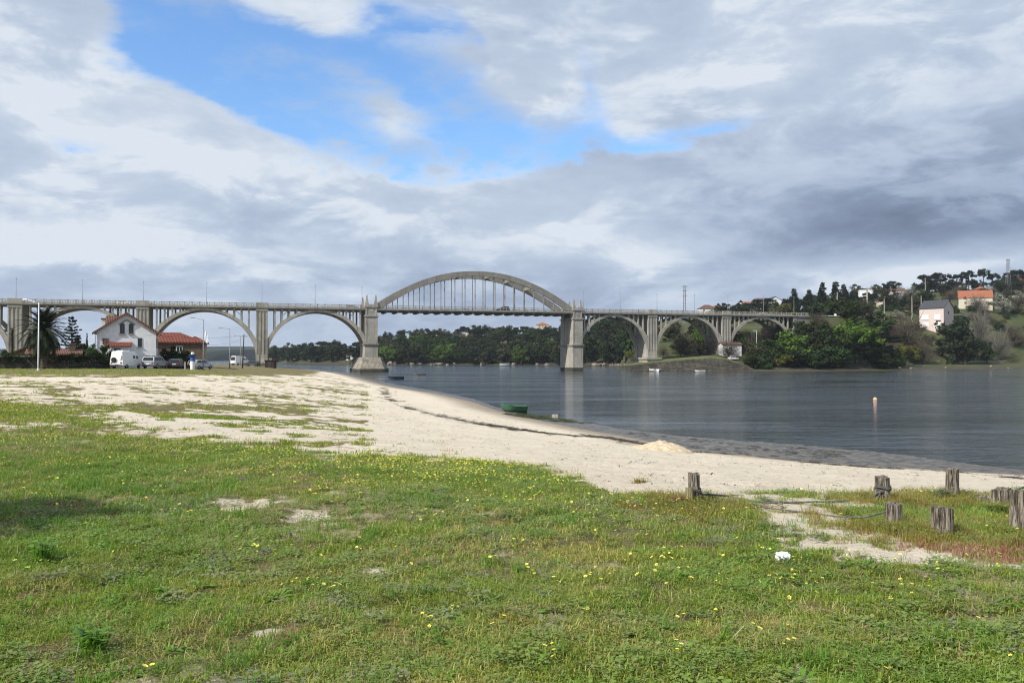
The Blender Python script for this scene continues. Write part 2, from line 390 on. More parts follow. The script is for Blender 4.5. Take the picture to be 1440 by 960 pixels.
# worn green boat paint
def mat_boat(name, c, c2, worn):
    m_, b = newmat(name); p = b.coord(); n = b.noise(p, 2.2, 7, .7); k = b.noise(b.mapping(p, (1, 1, 4)), 5, 6, .7)
    col = b.mix(b.mapr(n, .35, .65), c, c2); col = b.mix(b.mapr(k, .58, .66), col, worn); b.out(b.bsdf(col, .6, .3, b.bump(k, .4, .01)))
mat_boat('boat_green', (.055, .19, .095), (.04, .13, .075), (.26, .31, .25))
mat_boat('boat_blue', (.012, .035, .09), (.010, .025, .06), (.05, .07, .10))
mat_boat('boat_grey', (.13, .13, .125), (.09, .09, .09), (.22, .22, .2))
mat_boat('boat_white', (.72, .72, .70), (.62, .62, .60), (.45, .44, .40))
mat_boat('boat_bottom', (.17, .15, .08), (.10, .09, .05), (.05, .045, .03))
mat_boat('boat_inside', (.12, .13, .11), (.08, .09, .08), (.2, .18, .15))
# foliage: leaf to leaf and tree to tree variation
def foliage(name, c, c2, var=.35, trans=.25):
    m_, b = newmat(name); r = b.island(); o = b.objrand()
    col = b.mix(r, c, c2)
    hs = b.N('ShaderNodeHueSaturation'); b.L.new(col, hs.inputs['Color'])
    b.L.new(b.math('ADD', 1 - var / 2, b.math('MULTIPLY', o, var)), hs.inputs['Value'])
    b.L.new(b.math('ADD', .485, b.math('MULTIPLY', o, .03)), hs.inputs['Hue'])
    d = b.bsdf(hs.outputs[0], .75, .15); t = b.N('ShaderNodeBsdfTranslucent'); b.L.new(hs.outputs[0], t.inputs[0])
    mx = b.N('ShaderNodeMixShader'); mx.inputs[0].default_value = trans; b.L.new(d, mx.inputs[1]); b.L.new(t.outputs[0], mx.inputs[2]); b.out(mx.outputs[0])
foliage('leaf_dark', (.014, .024, .011), (.030, .044, .018), .6)
foliage('leaf_mid', (.022, .042, .012), (.048, .075, .022), .6)
foliage('leaf_olive', (.046, .052, .026), (.085, .088, .045), .5)
foliage('leaf_bright', (.055, .105, .014), (.115, .17, .03), .4)
foliage('leaf_yellow', (.085, .095, .016), (.15, .15, .03), .4)
foliage('needle', (.009, .016, .010), (.020, .030, .016), .5)
foliage('twig', (.060, .046, .036), (.115, .09, .07), .5)
foliage('twig_grey', (.12, .11, .095), (.20, .185, .16), .4)
foliage('blossom', (.16, .17, .12), (.33, .33, .26), .3)
foliage('hedge_leaf', (.016, .028, .009), (.042, .058, .016), .4)
foliage('ivy_leaf', (.020, .030, .010), (.060, .070, .024), .4)
# grass blades coloured by where they grow
def grassmat(name, stops, dry, noise_scale=.55, dryness=(.50, .68)):
    m_, b = newmat(name); p = b.pos(); r = b.island(); o = b.N('ShaderNodeObjectInfo').outputs['Random']
    n = b.noise(p, noise_scale, 4, .6); n2 = b.noise(p, 2.3, 3, .6)
    mixv = b.math('ADD', b.math('MULTIPLY', r, .55), b.math('MULTIPLY', n2, .45))
    col = b.mix(mixv, stops[0], stops[1])
    dr = b.mapr(b.math('ADD', n, b.math('MULTIPLY', b.math('SUBTRACT', r, .5), .22)), dryness[0], dryness[1])
    col = b.mix(dr, col, dry)
    d = b.bsdf(col, .48, .45); t = b.N('ShaderNodeBsdfTranslucent'); b.L.new(col, t.inputs[0])
    mx = b.N('ShaderNodeMixShader'); mx.inputs[0].default_value = .38; b.L.new(d, mx.inputs[1]); b.L.new(t.outputs[0], mx.inputs[2]); b.out(mx.outputs[0])
grassmat('grass_blade', ((.085, .165, .014), (.37, .455, .050)), (.50, .45, .12), .4, (.50, .72))
grassmat('grass_lush', ((.065, .17, .014), (.20, .37, .035)), (.28, .29, .09), .5, (.60, .78))
grassmat('clover_leaf', ((.12, .205, .032), (.29, .38, .085)), (.30, .29, .15), .8, (.55, .8))
grassmat('grey_leaf', ((.15, .18, .085), (.30, .32, .19)), (.33, .31, .20), .8, (.55, .8))
grassmat('straw', ((.30, .235, .09), (.48, .38, .17)), (.42, .34, .17))
grassmat('red_stem', ((.24, .085, .055), (.42, .19, .12)), (.42, .28, .17), .9, (.42, .6))
grassmat('gold_grass', ((.20, .18, .035), (.34, .28, .06)), (.35, .27, .08))

# ------------------------------------------------------------------ object helpers
def tag(o, label=None, cat=None, group=None, kind=None):
    if label: o['label'] = label
    if cat: o['category'] = cat
    if group: o['group'] = group
    if kind: o['kind'] = kind
    return o
def thing(name, label, cat, loc=(0, 0, 0), rotz=0.0, group=None):
    o = bpy.data.objects.new(name, None); COL.objects.link(o); o.empty_display_size = .3
    o.location = loc; o.rotation_euler = (0, 0, rotz); return tag(o, label, cat, group)
def linkmesh(name, me, parent=None):
    o = bpy.data.objects.new(name, me); COL.objects.link(o)
    if parent is not None: o.parent = parent
    return o
def copy_tree(o, parent=None):
    c = o.copy(); COL.objects.link(c); c.parent = parent
    for ch in list(o.children): copy_tree(ch, c)
    return c
class MB:
    def __init__(s): s.v = []; s.f = []
    def add(s, v, f):
        k = len(s.v); s.v += [tuple(p) for p in v]; s.f += [tuple(i + k for i in q) for q in f]; return s
    def box(s, x0, x1, y0, y1, z0, z1, tx=0.0, ty=0.0):     # tx, ty: the top drawn in
        v = [(x0, y0, z0), (x1, y0, z0), (x1, y1, z0), (x0, y1, z0), (x0 + tx, y0 + ty, z1), (x1 - tx, y0 + ty, z1), (x1 - tx, y1 - ty, z1), (x0 + tx, y1 - ty, z1)]
        return s.add(v, [(0, 3, 2, 1), (4, 5, 6, 7), (0, 1, 5, 4), (1, 2, 6, 5), (2, 3, 7, 6), (3, 0, 4, 7)])
    def bar(s, a, b, w, h=None, up=(0, 0, 1)):
        a = Vector(a); b = Vector(b); d = (b - a).normalized(); h = h or w
        u = Vector(up)
        if abs(d.dot(u)) > .98: u = Vector((1, 0, 0))
        sx = d.cross(u).normalized(); sy = sx.cross(d).normalized(); v = []
        for p in (a, b):
            for i, j in ((-1, -1), (1, -1), (1, 1), (-1, 1)): v.append(p + sx * (i * w / 2) + sy * (j * h / 2))
        return s.add(v, [(0, 3, 2, 1), (4, 5, 6, 7), (0, 1, 5, 4), (1, 2, 6, 5), (2, 3, 7, 6), (3, 0, 4, 7)])
    def tube(s, pts, r, seg=8, cap=True):
        pts = [Vector(p) for p in pts]; n = len(pts); rr = r if isinstance(r, (list, tuple)) else [r] * n
        v = []; f = []
        for i, p in enumerate(pts):
            d = (pts[min(i + 1, n - 1)] - pts[max(i - 1, 0)]).normalized(); u = Vector((0, 0, 1))
            if abs(d.z) > .95: u = Vector((1, 0, 0))
            sx = d.cross(u).normalized(); sy = sx.cross(d)
            for k in range(seg):
                a = 2 * math.pi * k / seg; v.append(p + (sx * math.cos(a) + sy * math.sin(a)) * rr[i])
        for i in range(n - 1):
            for k in range(seg): f.append((i * seg + k, i * seg + (k + 1) % seg, (i + 1) * seg + (k + 1) % seg, (i + 1) * seg + k))
        if cap: f.append(tuple(range(seg))[::-1]); f.append(tuple((n - 1) * seg + k for k in range(seg)))
        return s.add(v, f)
    def lathe(s, prof, seg=16, c=(0, 0, 0)):
        v = []; f = []; n = len(prof)
        for r_, z in prof:
            for k in range(seg):
                a = 2 * math.pi * k / seg; v.append((c[0] + r_ * math.cos(a), c[1] + r_ * math.sin(a), c[2] + z))
        for i in range(n - 1):
            for k in range(seg): f.append((i * seg + k, i * seg + (k + 1) % seg, (i + 1) * seg + (k + 1) % seg, (i + 1) * seg + k))
        f.append(tuple(range(seg))[::-1]); f.append(tuple((n - 1) * seg + k for k in range(seg)))
        return s.add(v, f)
    def prism(s, poly, axis, a, b):          # poly in the two other axes, extruded from a to b
        n = len(poly)
        def mk(p, q): return {'x': (q, p[0], p[1]), 'y': (p[0], q, p[1]), 'z': (p[0], p[1], q)}[axis]
        v = [mk(p, a) for p in poly] + [mk(p, b) for p in poly]
        f = [tuple(range(n))[::-1], tuple(range(n, 2 * n))] + [(i, (i + 1) % n, (i + 1) % n + n, i + n) for i in range(n)]
        return s.add(v, f)
    def build(s, name, mat, parent=None, smooth=False, bevel=0.0, fix=True):
        me = bpy.data.meshes.new(name); me.from_pydata(s.v, [], s.f)
        if fix:
            bm = bmesh.new(); bm.from_mesh(me); bmesh.ops.recalc_face_normals(bm, faces=bm.faces)
            if bevel: bmesh.ops.bevel(bm, geom=list(bm.edges), offset=bevel, segments=1, affect='EDGES', profile=.5)
            bm.to_mesh(me); bm.free()
        me.materials.append(MATS[mat])
        if smooth: me.shade_smooth()
        return linkmesh(name, me, parent)
def quadmesh(name, C, U, V, mat):           # many loose quads, centre and two half axes each
    n = len(C); v = np.empty((n, 4, 3)); v[:, 0] = C - U - V; v[:, 1] = C + U - V; v[:, 2] = C + U * .6 + V; v[:, 3] = C - U * .6 + V
    me = bpy.data.meshes.new(name); me.vertices.add(n * 4); me.vertices.foreach_set('co', v.ravel())
    me.loops.add(n * 4); me.loops.foreach_set('vertex_index', np.arange(n * 4)); me.polygons.add(n)
    me.polygons.foreach_set('loop_start', np.arange(n) * 4); me.polygons.foreach_set('loop_total', np.full(n, 4)); me.update(); me.validate()
    me.materials.append(MATS[mat]); return me

# ------------------------------------------------------------------ ground sheet (beach and meadow)
def grid_mesh(name, X, Y, Z, attrs):
    r, c = X.shape; me = bpy.data.meshes.new(name)
    co = np.stack([X, Y, Z], -1).reshape(-1, 3)
    i = np.arange((r - 1) * (c - 1)); a = (i // (c - 1)) * c + i % (c - 1)
    idx = np.stack([a, a + 1, a + c + 1, a + c], -1).ravel(); n = len(i)
    me.vertices.add(len(co)); me.vertices.foreach_set('co', co.ravel())
    me.loops.add(n * 4); me.loops.foreach_set('vertex_index', idx); me.polygons.add(n)
    me.polygons.foreach_set('loop_start', np.arange(n) * 4); me.polygons.foreach_set('loop_total', np.full(n, 4)); me.update()
    for k, val in attrs.items():
        at_ = me.attributes.new(k, 'FLOAT', 'POINT'); at_.data.foreach_set('value', val.ravel().astype(np.float32))
    me.shade_smooth(); return me
ys = np.concatenate([[-68, -30, -10, -3, 0, 1, 1.8], 2.4 * 1.0125 ** np.arange(0, 415)])
us = np.concatenate([np.linspace(-5, -1.0, 60)[:-1], np.linspace(-1.0, 1.0, 430), np.linspace(1.0, 2.6, 40)[1:]])
Yg, Ug = np.meshgrid(ys, us, indexing='ij'); Xg = Ug * np.maximum(np.abs(Yg), 3.0)
Zg = zground(Xg, Yg)
gm, rm, wm, PXg, PYg, NNg, NBg, dSg, dWg = masks(Xg, Yg)
# strand line: a band of weed left by the last high water, partway up the beach
WRACK = [(538, 545), (544, 560), (575, 574), (620, 585), (680, 597), (740, 606), (800, 611), (870, 617), (930, 630)]
wl = poly_world(WRACK); dwr = pl_dist(wl, Xg, Yg)
wrack = np.clip(1 - dwr / (.5 + Yg * .006), 0, 1) * sstep(NNg, -.12, .1)
wl2 = poly_world([(960, 634), (1060, 641), (1150, 651), (1240, 658), (1330, 664), (1440, 672), (1600, 690)]); d2 = pl_dist(wl2, Xg, Yg)
wrack = np.maximum(wrack, np.clip(1 - d2 / .9, 0, 1) * sstep(NNg, -.05, .12))
smooth_sand = sstep(dwr * 0 + np.where(dSg < 14, 1, 0) * (PXg < 900) * 1.0, .2, .8) * (1 - sstep(dSg, 6, 9))
ground = linkmesh('ground', grid_mesh('ground', Xg, Yg, Zg, {'grass': gm, 'red': rm, 'wet': wm, 'wrack': wrack, 'mud': np.where((dSg <= .2), 1.0, 0.0) * 1.0}))
tag(ground, 'sandy beach and short meadow sloping down to the river', None, kind='structure')
m_, b = newmat('beach'); p = b.pos()
ga = b.attr('grass').outputs['Fac']; ra = b.attr('red').outputs['Fac']; wa = b.attr('wet').outputs['Fac']; wr = b.attr('wrack').outputs['Fac']; mu = b.attr('mud').outputs['Fac']
n1 = b.noise(p, .6, 6, .6); n2 = b.noise(p, 6, 7, .7); n3 = b.noise(p, 38, 4, .7); n4 = b.noise(p, 2.2, 6, .65, .3)
sand = b.mix(b.mapr(n1, .3, .7), (.70, .62, .495), (.62, .54, .425))
sand = b.mix(b.math('MULTIPLY', b.mapr(n2, .46, .72), .40), sand, (.34, .28, .20))
sp = b.noise(b.mapping(p, (1, 1.6, 1)), 13, 5, .75, .4)
sand = b.mix(b.math('MULTIPLY', b.mapr(sp, .62, .70), .75), sand, (.12, .095, .06))
wetc = b.mix(b.mapr(n4, .35, .7), (.30, .245, .185), (.22, .18, .14))
sand = b.mix(wa, sand, wetc)
mudc = b.mix(b.mapr(n4, .40, .60), (.040, .038, .032), (.15, .13, .10)); mudc = b.mix(b.mapr(n2, .55, .7), mudc, (.025, .028, .016))
sand = b.mix(mu, sand, mudc)
sand = b.mix(b.mapr(b.math('ADD', wr, b.math('MULTIPLY', b.math('SUBTRACT', n2, .5), 1.2)), .25, .7), sand, (.045, .032, .018))
turf = b.mix(b.mapr(n4, .35, .65), (.10, .092, .034), (.25, .19, .095)); turf = b.mix(b.mapr(n2, .5, .68), turf, (.11, .15, .032))
turf = b.mix(b.mapr(n3, .5, .75), turf, (.07, .062, .026))
sand = b.mix(b.mapr(b.math('ADD', ga, b.math('MULTIPLY', b.math('SUBTRACT', n4, .5), .15)), .12, .45, 0, .6), sand, (.38, .30, .20))
gf = b.mapr(b.math('ADD', ga, b.math('MULTIPLY', b.math('SUBTRACT', n2, .5), 1.0)), .30, .62)
col = b.mix(gf, sand, turf)
col = b.mix(b.math('MULTIPLY', b.mapr(b.math('ADD', ra, b.math('MULTIPLY', b.math('SUBTRACT', n2, .5), 2.4)), .65, 1.1), .5), col, (.30, .15, .10))
rough = b.math('SUBTRACT', .95, b.math('MULTIPLY', mu, .55))
hgt = b.math('ADD', b.math('MULTIPLY', n2, .7), b.math('MULTIPLY', n3, .25))
dry = b.math('SUBTRACT', 1.0, b.math('MULTIPLY', wa, .8))
bn = b.N('ShaderNodeBump'); bn.inputs['Distance'].default_value = .13; b.L.new(hgt, bn.inputs['Height']); b.L.new(dry, bn.inputs['Strength'])
b.out(b.bsdf(col, rough, .25, bn.outputs[0])); ground.data.materials.append(m_)

# ------------------------------------------------------------------ water: one sheet to the horizon
me = bpy.data.meshes.new('river'); me.from_pydata([(-9000, -80, 0), (9000, -80, 0), (9000, 14000, 0), (-9000, 14000, 0)], [], [(0, 1, 2, 3)])
river = linkmesh('river', me); tag(river, 'rippled grey-blue river water under the bridge', None, kind='structure')
m_, b = newmat('water'); p = b.pos()
a1 = b.noise(b.mapping(p, (.30, 1.0, 1)), .48, 6, .6, .6); a2 = b.noise(b.mapping(p, (.45, 1.0, 1)), 3.2, 4, .55, .4)
a3 = b.noise(b.mapping(p, (.10, .42, 1)), .45, 5, .55, .5); calm = b.mapr(b.noise(b.mapping(p, (.022, .085, 1)), 1.0, 6, .6, .4), .36, .64, .25, 1.5)
hh = b.math('ADD', b.math('MULTIPLY', a1, 1.0), b.math('MULTIPLY', a2, .34)); hh = b.math('ADD', hh, b.math('MULTIPLY', a3, 1.3))
bn = b.N('ShaderNodeBump'); bn.inputs['Distance'].default_value = .36; b.L.new(hh, bn.inputs['Height']); b.L.new(calm, bn.inputs['Strength'])
pb = b.N('ShaderNodeBsdfPrincipled'); pb.inputs['Base Color'].default_value = (.016, .022, .021, 1); pb.inputs['Roughness'].default_value = .06
pb.inputs['IOR'].default_value = 1.33; pb.inputs['Specular IOR Level'].default_value = .5; b.L.new(bn.outputs[0], pb.inputs['Normal'])
b.out(pb.outputs[0]); me.materials.append(m_)

# ------------------------------------------------------------------ far banks
KPX = np.array([-600, 300, 378, 440, 530, 800, 870, 900, 915, 1000, 1010, 1100, 1250, 1440, 2100.])
KSH = np.array([4000, 4000, 800, 667, 600, 571, 520, 400, 336, 314, 309, 311, 340, 375, 440.])
KD = [-40, 0, 10, 30, 60, 62, 90, 150, 300, 700]
PPX = [-600, 300, 440, 560, 790, 880, 950, 1060, 1150, 1260, 1440, 2100]
PROF = np.array([[-2, 0, 1, 2, 3, 3.2, 4, 5, 6, 6], [-2, 0, 1, 2, 3, 3.2, 4, 5, 6, 6], [-2, 0, 1, 3, 5, 5, 6, 7, 8, 8], [-2, 0, 1.5, 5, 10, 10.2, 14, 20, 24, 24],
    [-2, 0, 1.5, 6, 12, 12, 17, 24, 30, 30], [-2, 0, 1.5, 6, 12, 12, 16, 22, 28, 32], [-2, 0, 3.0, 5.5, 9, 9.4, 14, 23, 33, 36], [-2, 0, .8, 6, 10, 10.4, 16, 24, 36, 40],
    [-2, 0, .8, 4, 10, 10.4, 17, 27, 42, 46], [-2, 0, .7, 1.6, 2.2, 3.8, 15, 31, 52, 58], [-2, 0, .7, 1.4, 2.0, 3.6, 17, 36, 61, 67], [-2, 0, .7, 1.4, 2.0, 3.6, 17, 36, 61, 67]], float)
BR_H = 18.73
def bridge_pt(px):
    h = 83.8 * (1 - px / 4700.0); return Vector(((px - 720) * BR_H / h, F * BR_H / h, 0))
BO = bridge_pt(522); BE = (bridge_pt(812) - BO).normalized(); BANG = math.atan2(BE.y, BE.x); BN = Vector((-BE.y, BE.x, 0))
def t_of(px):
    k = (px - 720) / F; return (k * BO.y - BO.x) / (BE.x - k * BE.y)
T_AB = t_of(1146)
def zfar(X, Y):
    X = np.asarray(X, float); Y = np.asarray(Y, float); px = 720 + F * X / np.maximum(Y, 1)
    d = Y - np.interp(px, KPX, KSH); d = d + 8 * (fbm(X * .03, Y * .03, 3) - .5) * (d > 0)
    cols = np.stack([np.interp(px, PPX, PROF[:, j]) for j in range(len(KD))], -1)
    z = np.zeros_like(X); z[...] = cols[..., -1]
    for j in range(len(KD) - 1):
        m1 = (d >= KD[j]) & (d < KD[j + 1]); f = (d - KD[j]) / (KD[j + 1] - KD[j]); z = np.where(m1, cols[..., j] * (1 - f) + cols[..., j + 1] * f, z)
    z = np.where(d < KD[0], -2.0, z); z = z + sstep(d, 20, 90) * 5 * (fbm(X * .02 + 9, Y * .02, 3) - .5)
    t = (X - BO.x) * BE.x + (Y - BO.y) * BE.y; n = (X - BO.x) * BN.x + (Y - BO.y) * BN.y - 6
    n = n - np.minimum(np.maximum(t - T_AB - 6, 0), 70) ** 2 * .013
    emb = 21.9 - np.maximum(np.abs(n) - 8.0, 0) * 1.5 - np.maximum(T_AB + 2 - t, 0) * .8 - np.maximum(t - T_AB - 40, 0) * .35
    return np.where(d > 0, np.maximum(z, np.where(t < T_AB + 260, emb, -9)), z)
def zf(x, y): return float(zfar(np.array([float(x)]), np.array([float(y)]))[0])
ph = np.linspace(-.75, 1.05, 420); ys = np.concatenate([np.linspace(290, 470, 120), np.linspace(473, 760, 90), np.linspace(770, 1500, 50)])
Yf, Uf = np.meshgrid(ys, ph, indexing='ij'); Xf = Uf * Yf; Zf = zfar(Xf, Yf)
df = Yf - np.interp(720 + F * Uf, KPX, KSH)
bank = linkmesh('far_bank', grid_mesh('far_bank', Xf, Yf, Zf, {'shore': 1 - sstep(df, 14, 30), 'd': df}))
tag(bank, 'green hillside rising from the opposite bank', None, kind='structure')
m_, b = newmat('bank'); p = b.pos(); sh = b.attr('shore').outputs['Fac']; n = b.noise(p, .05, 6, .6); n2 = b.noise(p, .4, 5, .6)
col = b.mix(b.mapr(n, .35, .65), (.045, .062, .020), (.085, .085, .035)); col = b.mix(b.mapr(n2, .5, .75), col, (.035, .04, .017))
mud = b.mix(b.mapr(n2, .35, .65), (.075, .066, .045), (.038, .036, .026)); mud = b.mix(b.mapr(n, .5, .62), mud, (.055, .062, .026))
b.out(b.bsdf(b.mix(sh, col, mud), .9, .2, b.bump(n2, .6, .4))); bank.data.materials.append(m_)
# blue ridges far down the estuary
simple('ridge', (.016, .026, .022), (.028, .040, .030), .02, .95)
def ridge(name, y0, y1, zmax, x0, x1, seed, label):
    xs = np.linspace(x0, x1, 160); yy = np.linspace(y0, y1, 14); Yr, Xr = np.meshgrid(yy, xs, indexing='ij')
    f = (Yr - y0) / (y1 - y0); Z = (zmax * (.45 + 1.1 * (fbm(Xr * .0016 + seed, Yr * .0004 + seed, 4) - .2))) * np.sin(np.minimum(f, .8) / .8 * math.pi / 2) - 1
    Z += 5 * (fbm(Xr * .02, Yr * .02, 3) - .5) * (f > .1)
    Z = np.where((f == 0) | (Xr == x0) | (Xr == x1), -2.0, Z)
    o = linkmesh(name, grid_mesh(name, Xr, Yr, Z, {})); o.data.materials.append(MATS['ridge']); return tag(o, label, None, kind='structure')
ridge('hill', 1000, 2400, 34, -2600, -500, 2.0, 'low dark blue hill across the estuary')
ridge('hill', 3200, 6200, 64, -5200, 400, 5.0, 'distant pale blue ridge on the horizon')

# ------------------------------------------------------------------ the bridge
bridge = thing('arch_bridge', 'long concrete bridge with one high bowstring arch over the river and lower arches either side', 'bridge', (BO.x, BO.y, 0), BANG)
ZS, ZB, ZR = 22.35, 21.65, 23.65            # road surface, slab underside, rail top
WD = 12.6
# piers (t of their centres) read off the photograph; spans between them
tp = {k: t_of(k) for k in (20, 200, 368, 918, 1022)}
T0, T1 = 0.0, t_of(812)
sp = tp[200] - tp[20]
t_first = tp[20] - sp; t_ab0 = t_of(1117)
def cbox(name, mat, *a, parent=bridge, **k): return MB().box(*a, **k).build(name, mat, parent)
# deck, one slab per span
joints = [t_first - 40, t_first, tp[20], tp[200], tp[368], T0, T1, tp[918], tp[1022], t_ab0, T_AB]
for i, (a, c) in enumerate(zip(joints[:-1], joints[1:])):
    mb = MB(); mb.box(a + .01, c - .01, -.35, WD + .35, ZS - .42, ZS); mb.box(a + .01, c - .01, .25, WD - .25, ZB, ZS - .421)
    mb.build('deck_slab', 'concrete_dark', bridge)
    cbox('roadway', 'asphalt', a + .02, c - .02, 1.6, WD - 1.6, ZS + .002, ZS + .03)
    for n in (.0, WD):                    # railing: posts, rails and crossed bars
        mb = MB(); L_ = c - a; k = max(2, round(L_ / 2.4)); st = L_ / k; z0 = ZS + .001
        thin = a >= T0 - .1 and c <= T1 + .1
        mb.box(a + .02, c - .02, n - .09, n + .09, ZR - .2, ZR); mb.box(a + .02, c - .02, n - .08, n + .08, z0, z0 + .16)
        for j in range(k):
            q = a + st * (j + .5); w = .10 if thin else .17
            mb.box(q - w, q + w, n - .13, n + .13, z0 + .16, ZR + (.02 if thin else .10))
            if thin: mb.box(q + w, q + st - w, n - .04, n + .04, z0 + .62, z0 + .70)
            elif j < k - 1:
                for u in (0.33, .67):
                    mb.box(q + st * u - .07, q + st * u + .07, n - .06, n + .06, z0 + .16, ZR - .2)
                mb.bar((q + w, n, z0 + .2), (q + st - w, n, ZR - .25), .10, .08); mb.bar((q + w, n + .005, ZR - .25), (q + st - w, n + .005, z0 + .2), .10, .08)
        tag(mb.build('railing', 'concrete', bridge, fix=False), kind='stuff')
# piers with pilaster strips
def ground_z(t, n=6.0):
    p = BO + BE * t + BN * n; return max(zg(p.x, p.y) if t < 30 else -9, zf(p.x, p.y) if t > 60 else -9)
def pier(t, w, zb, plinth):
    pr = MB()
    for n in (0.15, WD - 2.55):
        pr.box(t - w / 2, t + w / 2, n, n + 2.4, zb, ZB - .001)
    pr.box(t - w / 2 + .35, t + w / 2 - .35, 2.56, WD - 2.56, zb, ZB - .002)
    o = pr.build('pier', 'concrete', bridge)
    st = MB()
    for k in range(4):
        q = t - w / 2 + .05 + k * (w - .5) / 3; st.box(q, q + .42, -.02, .149, zb + 3.0, ZB - .6)
    st.box(t - w / 2 - .12, t + w / 2 + .12, -.16, .148, ZB - .6, ZB - .003)
    st.build('pilaster', 'concrete', o)
    if plinth:
        mb = MB(); mb.box(t - w / 2 - .9, t + w / 2 + .9, -.8, WD + .8, zb - 4, zb - .001); mb.box(t - w / 2 - 1.3, t + w / 2 + 1.3, -1.2, WD + 1.2, zb - .55, zb - .002 + .12)
        mb.build('plinth', 'concrete', o)
    for n in (-.36, WD - .14): MB().box(t - w / 2 - .05, t + w / 2 + .05, n, n + .5, ZS + .002, ZR + .16).build('parapet_block', 'concrete', o)
for k, w in ((20, 4.0), (200, 3.9), (368, 3.9)): pier(tp[k], w, 3.6, True)
pier(t_first, 4.0, 3.6, True)
pier(tp[918], 3.9, 5.0, True); pier(tp[1022], 4.0, 5.0, True)
# approach arches
def arch(ta, tb, zs, zc, th0=.85, th1=1.55):
    tm = (ta + tb) / 2; a_ = (tb - ta) / 2; hgt = zc - zs; N_ = 40
    def pt(u): return tm - a_ * math.cos(u), zs + hgt * math.sin(u)
    for n0, n1 in ((.2, 1.5), (WD - 1.5, WD - .2)):
        inn = []; ou = []
        for i in range(N_ + 1):
            u = math.pi * i / N_; x, z = pt(u); nx, nz = -math.cos(u) / a_, math.sin(u) / hgt; l = math.hypot(nx, nz)
            th = th0 + (th1 - th0) * abs(math.cos(u)) ** 1.5; inn.append((x, z)); ou.append((x + nx / l * th, min(z + nz / l * th, ZB + .2)))
        v = []; f = []
        for n in (n0, n1):
            v += [(x, n, z) for x, z in inn] + [(x, n, z) for x, z in ou]
        M_ = N_ + 1
        for i in range(N_):
            f += [(i, i + 1, M_ + i + 1, M_ + i), (2 * M_ + i, 3 * M_ + i, 3 * M_ + i + 1, 2 * M_ + i + 1), (i, 2 * M_ + i, 2 * M_ + i + 1, i + 1), (M_ + i, M_ + i + 1, 3 * M_ + i + 1, 3 * M_ + i)]
        MB().add(v, f).build('arch_rib', 'concrete', bridge)
    # columns standing on each rib and a tie between the ribs under each pair
    k = 14; st = (tb - ta) / k
    for j in range(1, k):
        t = ta + st * j; c = max(-1, min(1, (tm - t) / a_)); u = math.acos(c); z = pt(u)[1] + (th0 + .25 * abs(c))
        if ZB - z < .55: continue
        for n in (.32, WD - .92):
            mb = MB(); mb.box(t - .28, t + .28, n, n + .6, z - .3, ZB - .005); col_ = mb.build('spandrel_column', 'concrete', bridge)
        if j % 3 == 1:
            MB().box(t - .2, t + .2, 1.51, WD - 1.51, z - .5, z + .15).build('cross_tie', 'concrete_dark', bridge)
    for q in (-1, 1):                         # the little braces next to the piers
        t = tm + q * (a_ - st * 2); MB().bar((t, .6, ZB - 2.2), (t - q * st * .9, .6, ZB - .3), .22, .22).build('corner_brace', 'concrete', bridge)
half = 1.85
arch(t_first - sp + half, t_first - half, 4.2, ZB - .75)
arch(t_first + half, tp[20] - half, 4.2, ZB - .75)
arch(tp[20] + half, tp[200] - half, 4.2, ZB - .75)
arch(tp[200] + half, tp[368] - half, 4.2, ZB - .75)
arch(tp[368] + half, T0 - 1.4, 4.2, ZB - .75)
arch(T1 + 1.0, tp[918] - half, 5.6, ZB - .75)
arch(tp[918] + half, tp[1022] - half, 5.6, ZB - .75)
arch(tp[1022] + half, t_ab0 - .6, 7.0, ZB - .75)
mb = MB(); mb.box(t_ab0, T_AB + 1.0, .1, WD - .1, 6, ZB - .003); mb.box(t_ab0 - .3, t_ab0 + 1.2, -.1, WD + .1, 6, ZB - .2); mb.build('abutment', 'concrete_dark', bridge)
